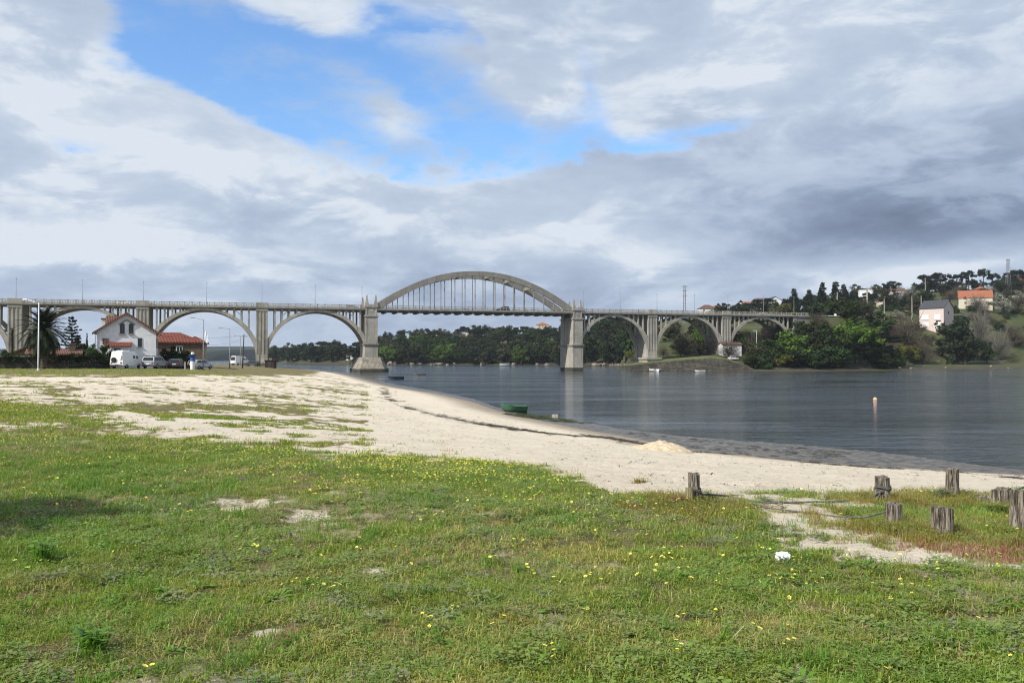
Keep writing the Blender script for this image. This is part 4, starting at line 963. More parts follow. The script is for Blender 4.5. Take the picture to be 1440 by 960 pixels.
p_ = gpt(76, 130); house('tiled_shed', 'long low shed with dull red roof behind the garden wall', p_, R(22), 7, 3, 2.1, 2.7, 'gable', 'render_brown', 'tile_brown', base=1, chim=(2.4, 1.0, 2.0, 3.6))
# houses across the water
def fhouse(name, label, px, base_py, wpx, eave_py, peak_py, Y, dep, roof, wall, rmat, ridge='x', rot=0.0, wins=(), floors=1, pane='glass_dark'):
    b0 = at(px, base_py, Y); w = wpx * Y / F; e = at(px, eave_py, Y).z - b0.z; pk = at(px, peak_py, Y).z - b0.z; hs = []
    for fl in range(floors):
        for u in wins:
            z0 = e * (fl + .25) / floors; hs.append((u * w - .7, u * w + .7, z0, z0 + min(1.5, e / floors * .5), 'f', 0, 'paint_white', True, pane))
    return house(name, label, b0, rot, w, dep, e, pk, roof, wall, rmat, hs, ridge, None, 6.0, .4)
fh = fhouse('pink_house', 'pink house with dark grey roof above the sea wall behind the large dark tree', 1310, 464, 34, 433, 422, 452, 11, 'gable', 'render_pink', 'slate', rot=R(-52))
for z0_ in (1.6, 5.6):
    windowpart(fh, -5.2, -1.6, z0_, z0_ + 2.6, 'f', 0, 'paint_white', True, 'plastic_white'); windowpart(fh, 1.6, 4.6, z0_, z0_ + 2.6, 'f', 0, 'paint_white', True, 'plastic_white')
windowpart(fh, 5.0, 6.0, 8.6, 10.0, 'r', 34 * 452 / F / 2, 'frame_dark')
fhouse('orange_roofed_house', 'long white house with bright orange roof on the right hillside', 1372, 430, 42, 418, 408, 512, 9, 'gable', 'render_cream', 'tile_orange', rot=R(-24), wins=(-.3, .05, .33))
fhouse('orange_hipped_house', 'cream house with orange hipped roof left of the pink house', 1250, 434, 26, 423, 413, 530, 10, 'hip', 'render_cream', 'tile_orange', rot=R(-15), wins=(-.25, .25))
fhouse('white_hill_house', 'white house with low grey-red roof on the skyline', 1262, 416, 20, 409, 405, 600, 8, 'gable', 'render_white', 'tile_brown', rot=R(-15), wins=(-.2, .2))
fhouse('flat_white_house', 'white flat-roofed house on the skyline beside the roadside pole', 1219, 418, 19, 408, 407, 590, 8, 'flat', 'render_white', 'render_white', rot=R(-15), wins=(-.25, .2))
fhouse('white_terrace', 'low white building below the flat-roofed skyline house', 1232, 419, 16, 414, 413, 570, 6, 'flat', 'render_white', 'render_grey', rot=R(20))
fhouse('red_house', 'red-walled house with grey roof at the top right edge', 1441, 398, 18, 389, 383, 640, 8, 'gable', 'tile_orange', 'slate', rot=R(-25))
fhouse('small_orange_house', 'small orange-roofed house above the long white one', 1383, 412, 9, 406, 402, 600, 6, 'hip', 'tile_orange', 'tile_orange', rot=R(10))
fhouse('pale_house', 'white house with dark roof above the bridge rail near the lattice pole', 996, 438, 24, 434, 428, 620, 9, 'hip', 'render_white', 'tile_brown', wins=(-.25, .2))
fhouse('pale_house', 'small white house with red roof above the rail right of the lattice pole', 1011, 438, 14, 434, 430, 630, 8, 'gable', 'render_white', 'tile_orange')
fhouse('terracotta_house', 'white house with terracotta roof on the hill over the third right arch', 1055, 431, 22, 427, 424, 640, 9, 'gable', 'render_white', 'tile_orange', rot=R(15), wins=(-.25, .25))
fhouse('tall_white_house', 'tall white house on the hill over the last right arch', 1072, 430, 14, 421, 419, 640, 8, 'gable', 'render_white', 'tile_brown', wins=(0,))
fhouse('grey_roofed_house', 'white house with steep grey roof left of the conifers', 1090, 428, 18, 422, 417, 640, 9, 'gable', 'render_white', 'slate', ridge='y')
fhouse('wood_house', 'white house with reddish roof in the far wood under the high arch', 658, 468, 12, 464, 461, 720, 8, 'hip', 'render_white', 'tile_orange', wins=(-.2, .2))
fhouse('hilltop_house', 'cream house with orange hipped roof on the skyline left of the right tower', 763, 461, 17, 457, 453, 740, 9, 'hip', 'render_cream', 'tile_orange', wins=(-.25, 0, .25))
fhouse('wood_house', 'long white house low in the far wood left of the right tower', 752, 481, 14, 478, 475, 680, 8, 'gable', 'render_white', 'tile_brown', wins=(-.2, .2))
fhouse('wood_house', 'white house at the left of the far wood near the left tower', 617, 470, 8, 467, 464, 720, 7, 'gable', 'render_white', 'tile_brown')
fhouse('boathouse', 'white two-storey boathouse on the shore left of the left tower', 495, 511, 16, 500, 499, 655, 7, 'flat', 'render_white', 'render_white', wins=(-.2, .2))
hut = fhouse('white_hut', 'low white hut on the grassy bank under the last right arch', 1030, 494, 27, 484, 481.5, 340, 5, 'gable', 'render_white', 'tile_brown', rot=R(8), wins=(-.1,))

# ------------------------------------------------------------------ sea wall, quay, rocks
def wall_line(pxs, dy): return [(((p - 720) / F) * (float(np.interp(p, KPX, KSH)) + dy), float(np.interp(p, KPX, KSH)) + dy) for p in pxs]
for (pa, pb, lb) in ((1252, 1322, 'low pale sea wall left of the large dark tree on the right shore'), (1350, 1520, 'low pale sea wall right of the large dark tree on the right shore')):
    L_ = wall_line(np.linspace(pa, pb, 12), 60.5); v = []; f = []
    for i, (x, y) in enumerate(L_):
        z1 = 3.75 + .12 * math.sin(i * 1.7); v += [(x, y, 1.2), (x, y + .15, z1), (x, y + .75, z1 + .02), (x, y + .8, 1.2)]
    for i in range(len(L_) - 1): f += [(4 * i + k, 4 * i + 4 + k, 4 * i + 5 + k, 4 * i + 1 + k) for k in range(3)]
    f += [(0, 1, 2, 3), tuple(len(v) - 4 + k for k in (3, 2, 1, 0))]
    o = MB().add(v, f).build('sea_wall', 'concrete_dark'); tag(o, lb, 'wall', 'sea wall along the right shore')
QP = [(881, 514.3, 326), (893, 513, 326), (905, 511.6, 326), (925, 509.4, 325), (950, 507, 322), (980, 504.6, 317), (1000, 503.2, 314), (1018, 505, 312), (1036, 509.5, 311), (1056, 517, 310), (1066, 521.5, 309)]
qy = thing('stone_quay', 'dark stone quay with sloping grassy top beside the first right pier', 'quay', (at(881, 520, 326).x, 326, 0))
ox, oy = qy.location.x, qy.location.y; v = []; f = []; tv = []
for px, py, Y in QP:
    a = at(px, 520, Y); zt = at(px, py, Y).z; v += [(a.x - ox, Y - oy, -2), (a.x - ox, Y - oy + .6, zt), (a.x - ox + 1.5, Y - oy + 11, zt + .1), (a.x - ox + 1.5, Y - oy + 11, -2)]
    tv += [(a.x - ox + .05, Y - oy + 1.3, zt + .06), (a.x - ox + 1.6, Y - oy + 13, zt + .9)]
n = len(QP)
for i in range(n - 1): f += [(4 * i + k, 4 * i + 4 + k, 4 * i + 5 + k, 4 * i + 1 + k) for k in range(3)]
f += [(0, 1, 2, 3), tuple(4 * n - 4 + k for k in (3, 2, 1, 0))]
MB().add(v, f).build('quay_wall', 'quay_stone', qy)
simple('bank_grass', (.075, .10, .028), (.11, .11, .045), .6, .9, .1, 3)
tvv = tv + [(x, y, z - .5) for x, y, z in tv]; k = len(tv); ff = [(2 * i, 2 * i + 2, 2 * i + 3, 2 * i + 1) for i in range(n - 1)] + [(2 * i, k + 2 * i, k + 2 * i + 2, 2 * i + 2) for i in range(n - 1)]
MB().add(tvv, ff).build('grass_cap', 'bank_grass', qy)
def rockmesh(seed):
    bm = bmesh.new(); bmesh.ops.create_icosphere(bm, subdivisions=2, radius=1.0); r_ = random.Random(seed); ds = [Vector((r_.gauss(0, 1), r_.gauss(0, 1), r_.gauss(0, 1))).normalized() for _ in range(9)]
    for vv in bm.verts:
        for d in ds:
            q = vv.co.dot(d)
            if q > .62: vv.co -= d * (q - .62)
        vv.co *= 1 + .12 * (r_.random() - .5)
    me = bpy.data.meshes.new('boulder'); bm.to_mesh(me); bm.free(); me.materials.append(MATS['rock']); return me
RK = [rockmesh(i) for i in range(4)]
def rock(px, Y, size, label, group, base=None):
    X = (px - 720) / F * Y; o = linkmesh('boulder', rnd.choice(RK)); o.location = (X, Y, (zf(X, Y) if base is None else base) + size * .15); o.scale = (size * (1 + .5 * rnd.random()), size, size * (.6 + .4 * rnd.random())); o.rotation_euler = (0, 0, rnd.random() * 6)
    tag(o, label, 'boulder', group)
for i in range(26):
    px = rnd.choice([rnd.uniform(545, 595), rnd.uniform(545, 640), rnd.uniform(600, 780)]); rock(px, float(np.interp(px, KPX, KSH)) + rnd.uniform(0, 4), rnd.uniform(.8, 2.2), 'pale boulder at the water edge of the far wood', 'boulders on the far shore')
for i in range(14):
    px = rnd.uniform(832, 880); rock(px, float(np.interp(px, KPX, KSH)) + rnd.uniform(0, 5), rnd.uniform(.8, 2.0), 'pale boulder on the shore behind the first right arch', 'boulders behind the right arches')
for i in range(8):
    px = rnd.uniform(1230, 1440); Y = float(np.interp(px, KPX, KSH)) + rnd.uniform(4, 40); rock(px, Y, rnd.uniform(.4, .8), 'dark stone on the mudflat below the sea wall', 'stones on the mudflat')

# ------------------------------------------------------------------ left bank garden
# overgrown wall in front of the gardens
wp = [gpt(-120, 118), gpt(0, 121), gpt(80, 123), gpt(151, 125)]
gw = thing('garden_wall', 'dark overgrown stone garden wall left of the white van', 'wall', gpt(-120, 118)); o0 = gw.location
for a, c in zip(wp[:-1], wp[1:]):
    mb = MB(); mb.bar(a - o0 + Vector((0, 0, .8)), c - o0 + Vector((0, 0, .8)), .35, 1.75); mb.build('wall_panel', 'wall_stone', gw)
    mb = MB(); mb.bar(a - o0 + Vector((0, 0, 1.74)), c - o0 + Vector((0, 0, 1.74)), .5, .12); mb.build('coping', 'concrete_dark', gw)
# pierced blocks in the right-hand panel
d_ = (wp[3] - wp[2]); ln = d_.length; d_.normalize(); nrm = Vector((d_.y, -d_.x, 0)); mb = MB()
for i in range(22):
    for j in range(4):
        if rnd.random() < .45: continue
        q = wp[2] - o0 + d_ * (.5 + i * (ln - 1) / 22) + nrm * .178 + Vector((0, 0, .55 + j * .26)); mb.bar(q - d_ * .07, q + d_ * .07, .03, .07)
tag(mb.build('pierced_block', 'concrete_dark', gw), kind='stuff')
# hedge growing along the wall top
cs = []; ra = []
for i in range(150):
    u = rnd.random() * 2.99; a, c = wp[int(u)], wp[int(u) + 1]; q = a.lerp(c, u - int(u)); cs.append((q.x + rnd.uniform(-.2, .2), q.y + rnd.uniform(-.5, .3), q.z + 1.75 + rnd.uniform(-.9, .25) * (1 if rnd.random() < .5 else .2))); ra.append(rnd.uniform(.25, .5))
C, U, V = leafcloud(np.array(cs), np.array(ra), 70, .075, .8, .3, 5)
hg = linkmesh('hedge', quadmesh('hedge', C, U, V, 'hedge_leaf')); tag(hg, 'straggling dark green hedge over the garden wall', 'hedge')
def glump(name, label, px, top, wpx, Y, kind='bush', cat='shrub'):
    p = gpt(px, Y); h = at(px, top, Y).z - p.z; return plant(kind, name, label, cat, p - Vector((0, 0, .2)), h + .2, wpx * Y / F)
for px, top, w, Y, lb, k in ((150, 476, 34, 126, 'round dark shrub in front of the white house porch', 'bush'), (128, 478, 34, 134, 'dark evergreen shrub left of the white house', 'bush'), (110, 472, 30, 142, 'tall brown-green shrub between palm and conifer', 'olive'), (135, 487, 40, 127, 'low dark shrub behind the garden wall near the van', 'bush'), (98, 484, 34, 136, 'dark shrub right of the palm trunk', 'bush'),
                             (30, 492, 50, 124, 'low green shrub behind the wall at the ivy pole', 'bush'), (5, 488, 36, 126, 'green shrub at the far left edge', 'bush'), (238, 485, 30, 140, 'dark leafy shrub against the hipped house', 'broad'), (256, 487, 26, 139, 'dark leafy shrub at the right of the hipped house', 'broad'), (246, 495, 40, 136, 'low dark hedge shrub behind the grey hatchback', 'bush'), (122, 465, 8, 150, 'slim conifer left of the white house', 'conifer')):
    glump('shrub' if k in ('bush', 'broad', 'olive') else 'conifer_tree', lb, px, top, w, Y, k, 'shrub' if k != 'conifer' else 'tree')
# sparse tiered conifer
p = gpt(101, 140); ct = thing('tiered_conifer', 'dark conifer with open tiers of branches behind the garden wall', 'tree', p); H_ = at(101, 443, 140).z - p.z
MB().tube([(0, 0, -.2), (0, 0, H_)], [.2, .03], 8).build('trunk', 'bark', ct)
cs = []; ra = []
for j in range(11):
    z = H_ * (.35 + .058 * j); rr = (1.05 - j * .085) * 2.3
    for a in range(6):
        g = a * 1.047 + j * .5 + rnd.uniform(-.3, .3)
        if rnd.random() < .3: continue
        rr = (1.05 - j * .085) * rnd.uniform(1.2, 2.5)
        for e in (.35, .6, .85, 1.0): cs.append((rr * e * math.cos(g), rr * e * math.sin(g), z + .22 * e * e)); ra.append(.22 * (1.15 - e * .4))
C, U, V = leafcloud(np.array(cs), np.array(ra), 14, .09, .5, .3, 9); linkmesh('crown', quadmesh('crown', C, U, V, 'needle'), ct)
# palm
p = gpt(62, 119); palm = thing('palm_tree', 'large date palm with arching fronds behind the garden wall', 'tree', p); HP = at(62, 466, 119).z - p.z
tr = MB(); prof = []
for i in range(26): prof.append((.42 + (.06 if i % 2 else 0) - .004 * i, -.3 + (HP + .2) * i / 25))
tr.lathe(prof, 14); tr.build('trunk', 'palm_trunk', palm)
fr_me = []
for vnt in range(4):
    mb = MB(); r_ = random.Random(vnt); L_ = 3.3 + .2 * vnt; N_ = 22; prev = None; mid = []
    for i in range(N_ + 1):
        s = i / N_; x = L_ * (s - .10 * s ** 3); z = .9 * s - 1.75 * s ** 2.3; mid.append(Vector((x, 0, z)))
    mb.tube(mid, [.05 * (1 - .8 * i / N_) + .006 for i in range(N_ + 1)], 4)
    for i in range(3, N_ + 1):
        m0 = mid[i]; d = (mid[i] - mid[i - 1]).normalized(); ll = .62 * math.sin(math.pi * min(.95, .12 + .85 * i / N_)) + .12
        for sd_ in (-1, 1):
            tip = m0 + d * ll * .65 + Vector((0, sd_ * ll * .85, .10 * ll - .25 * ll * r_.random())); w = d * .085
            mb.add([m0 - w, m0 + w, tip], [(0, 1, 2)])
    me = bpy.data.meshes.new('frond'); me.from_pydata(mb.v, [], mb.f); me.materials.append(MATS['frond_green']); fr_me.append(me)
for i in range(96):
    o = linkmesh('frond', fr_me[i % 4], palm); k = i / 95; o.location = (0, 0, HP - .1 + .35 * k); o.rotation_euler = (0, R(62) - R(138) * k ** 1.1, i * 2.39996); o.scale = (1.0 + .12 * rnd.random(),) * 3
# pole wrapped in ivy
p = gpt(17, 122); ip = thing('ivy_pole', 'short wooden pole wrapped in ivy at the far left', 'pole', p); MB().tube([(0, 0, -.2), (0, 0, 5.7)], [.13, .1], 8).build('pole', 'wood_dark', ip)
cs = np.array([(rnd.uniform(-.1, .1), rnd.uniform(-.1, .1), z) for z in np.linspace(0, 5.7, 36)]); C, U, V = leafcloud(cs, np.full(36, .26), 36, .05, 1, .2, 4); linkmesh('ivy', quadmesh('ivy', C, U, V, 'ivy_leaf'), ip)

# ------------------------------------------------------------------ lamps, poles, pillar
def lamp(px, base_Y, top_py, arm_px, arm_dz, label, mat='metal_pale'):
    p = gpt(px, base_Y); h = at(px, top_py, base_Y).z - p.z; ax = arm_px * base_Y / F
    t = thing('street_lamp', label, 'street lamp', p); MB().tube([(0, 0, -.1), (0, 0, 1.0), (0, 0, h)], [.10, .09, .06], 8).build('column', mat, t, True)
    MB().tube([(0, 0, h - .05), (ax * .3, 0, h + .02), (ax, 0, h + arm_dz)], .04, 6).build('arm', mat, t, True)
    MB().box(-.32, .32, -.12, .12, -.08, .06, .08, .03).build('lamp_head', mat, t).location = (ax * 1.12, 0, h + arm_dz)
    MB().lathe([(.16, 0), (.16, .25), (.11, .32)], 8, (0, 0, -.02)).build('base', mat, t); return t
lamp(54, 103, 425.5, -17, .42, 'tall pale lamp post in front of the garden wall at the left')
fl = lamp(286, 128, 449, -14, .25, 'grey lamp post carrying a white flag beside the blue and white pillar', 'metal_grey')
mb = MB(); v = []; f = []
for i in range(7):
    for j in range(10): v.append((.07 + .085 * i * (1 - .03 * j) + .02 * j, .05 * math.sin(i * 1.3 + j * .5), 5.95 - .19 * j - .05 * i + .02 * math.sin(j * 1.2 + i)))
for i in range(6):
    for j in range(9): f.append((i * 10 + j, i * 10 + j + 1, i * 10 + j + 11, i * 10 + j + 10))
o = MB().add(v, f).build('flag', 'flag_cloth', None, fix=False); o.location = fl.location; tag(o, 'white flag hanging on the grey lamp post', 'flag')
m_sol = o.modifiers.new('thickness', 'SOLIDIFY'); m_sol.thickness = .01
lamp(323, 160, 462, -12, .15, 'grey lamp post between the flag and the wooden pole', 'metal_grey')
lamp(338, 215, 473, -7, .1, 'small grey lamp post beside the wooden utility pole', 'metal_grey')
def wpole(px, Y, top, lean, label, arms=True):
    p = gpt(px, Y); h = at(px, top, Y).z - p.z; t = thing('utility_pole', label, 'pole', p)
    MB().tube([(0, 0, -.3), (lean * .5, 0, h * .5), (lean, 0, h)], [.16, .13, .10], 8).build('pole', 'wood_dark', t, True)
    if arms:
        MB().box(lean - .7, lean + .7, -.06, .06, h - .5, h - .38).build('crossarm', 'wood_dark', t)
        for q in (-.6, 0, .6): MB().lathe([(.04, 0), (.07, .08), (.03, .2)], 6, (lean + q, 0, h - .38)).build('insulator', 'plastic_white', t)
    return p + Vector((lean, 0, h - .2))
u1 = wpole(341, 180, 470, .3, 'leaning wooden utility pole right of the flag lamp'); u2 = wpole(377.5, 230, 479, 0, 'thin wooden pole against the pier by the dark hut', False); u3 = wpole(365.5, 235, 480, 0, 'thin wooden pole left of the dark hut', False)
e1 = GH + Vector((3.2, -.6, 5.0)); e0 = gpt(-60, 120) + Vector((0, 0, 6.2))
for a, c, lb in ((u1, e1, 'sagging cable from the leaning pole to the white house'), (u1 + Vector((0, 0, -.7)), gpt(284, 157) + Vector((0, 0, 4.1)), 'lower cable from the leaning pole to the cream cottage'), (GH + Vector((-4.0, -.9, 4.0)), e0, 'cable running left from the white house'), (u1 + Vector((.2, 0, .1)), u2, 'cable between the leaning pole and the thin pole')):
    pts = [a.lerp(c, i / 16) - Vector((0, 0, 4 * .5 * (i / 16) * (1 - i / 16))) for i in range(17)]
    tag(MB().tube(pts, .016, 4).build('cable', 'rubber'), lb, 'cable')
p = gpt(271, 127); pl_ = thing('beach_pillar', 'round pillar painted white below and blue above with a dark disc cap', 'pillar', p)
MB().lathe([(.33, -.2), (.33, 1.25)], 18).build('white_drum', 'paint_white', pl_); MB().lathe([(.335, 1.252), (.335, 2.05)], 18).build('blue_drum', 'paint_blue', pl_)
MB().lathe([(.34, 2.052), (.66, 2.10), (.66, 2.2), (.3, 2.26)], 18).build('disc_cap', 'paint_navy', pl_); MB().lathe([(.25, 2.262), (.25, 2.5), (.18, 2.6)], 14).build('top_drum', 'paint_white', pl_)
p = gpt(379, 225); hb = thing('dark_hut', 'small rusty dark hut standing against the bridge pier', 'hut', p); MB().box(-1.25, 1.25, 0, 2.2, -.2, 1.9).build('wall', 'rust', hb); MB().box(-1.4, 1.4, -.15, 2.35, 1.902, 2.05).build('roof', 'rust', hb); MB().box(-.4, .4, -.04, -.002, 0, 1.7).build('door', 'metal_dark', hb)
p = gpt(260.5, 124); st_ = thing('concrete_stake', 'short grey concrete stake left of the blue and white pillar', 'stake', p); MB().box(-.1, .1, -.1, .1, -.2, 1.15, .02, .02).build('shaft', 'concrete', st_); MB().box(-.11, .11, -.11, .11, 1.152, 1.2).build('cap', 'concrete_dark', st_)

# ------------------------------------------------------------------ vehicles (nose towards +x, wheels on z = 0)
def wheel(t, x, y, r, side):
    a = MB(); pr = [(r * .55, -.10), (r * .96, -.10), (r, -.06), (r, .06), (r * .96, .10), (r * .55, .10)]
    v = []; f = []; S = 18
    for q, z in pr:
        for k in range(S): g = 6.283 * k / S; v.append((q * math.cos(g), z, q * math.sin(g)))
    for i in range(5):
        for k in range(S): f.append((i * S + k, i * S + (k + 1) % S, (i + 1) * S + (k + 1) % S, (i + 1) * S + k))
    a.add(v, f); w = a.build('wheel', 'rubber', t); w.location = (x, y, r)
    m2 = MB(); v = [(q * math.cos(6.283 * k / 14), side * z, q * math.sin(6.283 * k / 14)) for q, z in ((r * .57, .085), (r * .5, .06), (r * .15, .075)) for k in range(14)]
    f = [(i * 14 + k, i * 14 + (k + 1) % 14, (i + 1) * 14 + (k + 1) % 14, (i + 1) * 14 + k) for i in range(2) for k in range(14)] + [tuple(28 + k for k in range(14))]
    m2.add(v, f).build('rim', 'metal_grey', w)
def loft(prof_lo, hw_lo, prof_hi, hw_hi):
    pass
def car(name, label, loc, rot, paint, L_, Wd, body, cabin, wr, axles, glass_side, cat='car', tops=.12, rear=True):
    # body and cabin: side outlines (x, z); the cabin leans in towards its top
    t = thing(name, label, cat, loc, rot); hw = Wd / 2
    def hull(poly, h0, h1, z0, z1, nm, parent, mat):
        n = len(poly); v = []
        for sgn in (-1, 1):
            for x, z in poly:
                k = min(1, max(0, (z - z0) / (z1 - z0))); v.append((x, sgn * (h0 * (1 - k) + h1 * k), z))
        return MB().add(v, [tuple(range(n)), tuple(range(n, 2 * n))[::-1]] + [(i, i + n, (i + 1) % n + n, (i + 1) % n) for i in range(n)]).build(nm, mat, parent, bevel=.035)
    zb = [z for _, z in body]; zc = [z for _, z in cabin]
    hull(body, hw, hw - .03, min(zb), max(zb), 'body', t, paint); cb = hull(cabin, hw - .04, hw - .04 - tops, min(zc), max(zc), 'cabin', t, paint)
    def cy(z): k = (z - min(zc)) / (max(zc) - min(zc)); return hw - .04 - tops * k
    for poly in glass_side:
        for sgn in (-1, 1):
            n = len(poly); v = [(x, sgn * (cy(z) + .004), z) for x, z in poly] + [(x, sgn * (cy(z) + .014), z) for x, z in poly]
            MB().add(v, [tuple(range(n)), tuple(range(n, 2 * n))] + [(i, (i + 1) % n, (i + 1) % n + n, i + n) for i in range(n)]).build('side_window', 'glass_dark', cb)
    def glassq(p0, p1, nm, inset=.12):         # windscreen or rear window between two outline points
        (x0, z0), (x1, z1) = p0, p1; d = Vector((x1 - x0, 0, z1 - z0)); nn = Vector((d.z, 0, -d.x)).normalized()
        if nn.x * (1 if nm == 'windscreen' else -1) < 0: nn = -nn
        a = Vector((x0, 0, z0)) + d * .12; c = Vector((x0, 0, z0)) + d * .90; v = []
        for off in (.045, .06):
            for q, (pp) in ((1, a), (-1, a), (-1, c), (1, c)): v.append(pp + nn * (off - .04) + Vector((0, q * (cy(pp.z) - inset), 0)))
        MB().add(v, [(0, 1, 2, 3), (4, 5, 6, 7), (0, 1, 5, 4), (1, 2, 6, 5), (2, 3, 7, 6), (3, 0, 4, 7)]).build(nm, 'glass_dark', cb)
    xs = sorted(cabin, key=lambda q: q[0])
    lo = [q for q in cabin if abs(q[1] - min(zc)) < .02]; hi = [q for q in cabin if q[1] > max(zc) - .14]
    if rear: glassq(min(lo), min(hi), 'rear_window')
    glassq(max(lo), max(hi), 'windscreen')
    for x in axles:
        for sgn in (-1, 1): wheel(t, x, sgn * (hw - .10), wr, sgn)
    for sgn in (-1, 1):
        MB().box(-L_ / 2 - .035, -L_ / 2 + .06, sgn * (hw - .28) - .12, sgn * (hw - .28) + .12, .72, .95).build('tail_light', 'lamp_red', t)
        MB().box(L_ / 2 - .08, L_ / 2 + .03, sgn * (hw - .3) - .15, sgn * (hw - .3) + .15, .62, .76).build('headlight', 'glass_pale', t)
        MB().box(.55, .72, sgn * (hw + .02) - .09, sgn * (hw + .02) + .09, max(zb) + .02, max(zb) + .16).build('mirror', paint, t)
    MB().box(-L_ / 2 - .05, -L_ / 2 + .1, -hw + .12, hw - .12, .36, .56).build('bumper', 'metal_dark', t)
    MB().box(-L_ / 2 - .045, -L_ / 2 + .05, -.26, .26, .62, .74).build('number_plate', 'plastic_white', t)
    return t
def vpos(px, Y, rot): return gpt(px, Y) + Vector((0, 0, .02))
SUV = dict(L_=4.75, Wd=1.95, body=[(-2.36, .38), (2.3, .38), (2.38, .62), (2.3, 1.0), (1.0, 1.12), (-2.34, 1.14), (-2.38, .7)], cabin=[(-2.32, 1.13), (1.05, 1.13), (.45, 1.72), (-.2, 1.82), (-1.9, 1.80), (-2.15, 1.7)], wr=.37, axles=(-1.42, 1.45), glass_side=[[(-2.05, 1.2), (-1.1, 1.2), (-1.1, 1.68), (-1.9, 1.66)], [(-1.02, 1.2), (-.1, 1.2), (-.1, 1.70), (-1.02, 1.68)], [(-.02, 1.2), (.72, 1.2), (.3, 1.66), (-.02, 1.70)]])
HAT = dict(L_=4.1, Wd=1.75, body=[(-2.0, .34), (2.0, .34), (2.05, .58), (1.95, .82), (1.05, .94), (-2.0, .98), (-2.05, .6)], cabin=[(-2.0, .97), (1.1, .97), (.3, 1.42), (-.3, 1.49), (-1.5, 1.45), (-1.75, 1.36)], wr=.31, axles=(-1.25, 1.3), glass_side=[[(-1.7, 1.03), (-.75, 1.03), (-.75, 1.37), (-1.45, 1.34)], [(-.67, 1.03), (.75, 1.03), (.2, 1.35), (-.67, 1.38)]])
VAN = dict(L_=5.4, Wd=1.98, body=[(-2.68, .42), (2.6, .42), (2.7, .7), (2.55, 1.05), (2.2, 1.18), (-2.66, 1.2), (-2.7, .7)], cabin=[(-2.66, 1.19), (2.2, 1.19), (1.45, 2.0), (.85, 2.45), (-2.2, 2.52), (-2.55, 2.42)], wr=.34, axles=(-1.65, 1.75), glass_side=[[(.15, 1.45), (.8, 1.45), (.8, 1.88), (.15, 1.88)], [(1.0, 1.4), (1.75, 1.4), (1.4, 1.86), (1.0, 1.88)]], tops=.16)
van = car('parked_van', 'white high-roof camper van with spare wheel on its rear', vpos(178, 124, 0), R(85), 'paint_white', cat='van', rear=False, **VAN)
o = MB().lathe([(.36, 0), (.36, .16), (.30, .19), (.12, .17)], 18).build('spare_wheel', 'rubber', van); o.rotation_euler = (0, -math.pi / 2, 0); o.location = (-2.68, .35, 1.25)
MB().box(-2.76, -2.66, -.75, -.45, 1.35, 1.9).build('ladder_box', 'plastic_white', van); MB().box(-1.9, 0, -.5, .5, 2.5, 2.62, .08, .08).build('roof_vent', 'plastic_white', van)
car('parked_suv', 'silver off-road car parked right of the white van', vpos(219, 127, 0), R(86), 'paint_silver', **SUV)
car('parked_hatchback', 'dark grey hatchback parked right of the silver off-road car', vpos(249, 131, 0), R(100), 'paint_charcoal', **HAT)
car('parked_hatchback', 'pale hatchback half hidden behind the blue and white pillar', vpos(282, 134, 0), R(70), 'paint_silver', **HAT)
car('parked_van', 'white van in the distance below the leaning pole', gpt(338, 232) + Vector((0, 0, .02)), R(62), 'paint_white', cat='van', **VAN)
car('parked_hatchback', 'dark car in the distance beside the far white van', gpt(354, 226) + Vector((0, 0, .02)), R(170), 'paint_charcoal', **HAT)
def on_bridge(px, n, flip): return at_bridge(t_of(px), n, ZS + .035), BANG + (math.pi if flip else 0)
for nm, lb, px, n, fp, pt, spec in (('white_car', 'white car crossing the bridge above the white house', 171, 3.6, False, 'paint_white', HAT), ('silver_car', 'silver car on the bridge left of the left river tower', 496, 3.6, False, 'paint_silver', HAT), ('dark_car', 'dark off-road car on the bridge under the high arch', 711, 3.6, True, 'paint_charcoal', SUV)):
    l_, r_ = on_bridge(px, n, fp); car(nm, lb, l_, r_, pt, **spec)
p = at(1031, 492, 333); X_ = p.x; car('white_car', 'white car parked in front of the white hut', (X_, 333, zf(X_, 333) + .02), R(15), 'paint_white', **HAT)

# ------------------------------------------------------------------ masts and poles on the right
def concpole(px, top, base, Y, label, w=.32):
    X = (px - 720) / F * Y; zb = min(zf(X, Y), at(px, base, Y).z); h = at(px, top, Y).z - zb; t = thing('concrete_pole', label, 'pole', (X, Y, zb))
    MB().box(-w / 2, w / 2, -w / 2, w / 2, -.3, h, w * .22, w * .22).build('shaft', 'concrete', t); MB().box(-.5, .5, -.07, .07, h - .35, h - .22).build('crossarm', 'metal_grey', t)
concpole(1178, 411, 443, 380, 'pale concrete pole at the road right of the bridge end', .5); concpole(1220, 405, 443, 392, 'thick pale concrete pole left of the orange hipped house', .8); concpole(1302, 391, 415, 560, 'thin pale pole below the umbrella pines', .5); concpole(1283, 416, 436, 470, 'grey pole left of the pink house roof', .5); concpole(1296, 416, 440, 470, 'second grey pole left of the pink house roof', .5); concpole(1244, 420, 443, 440, 'grey roadside pole below the orange hipped house', .5); concpole(1195, 433, 443, 378, 'short white post at the road edge', .45)
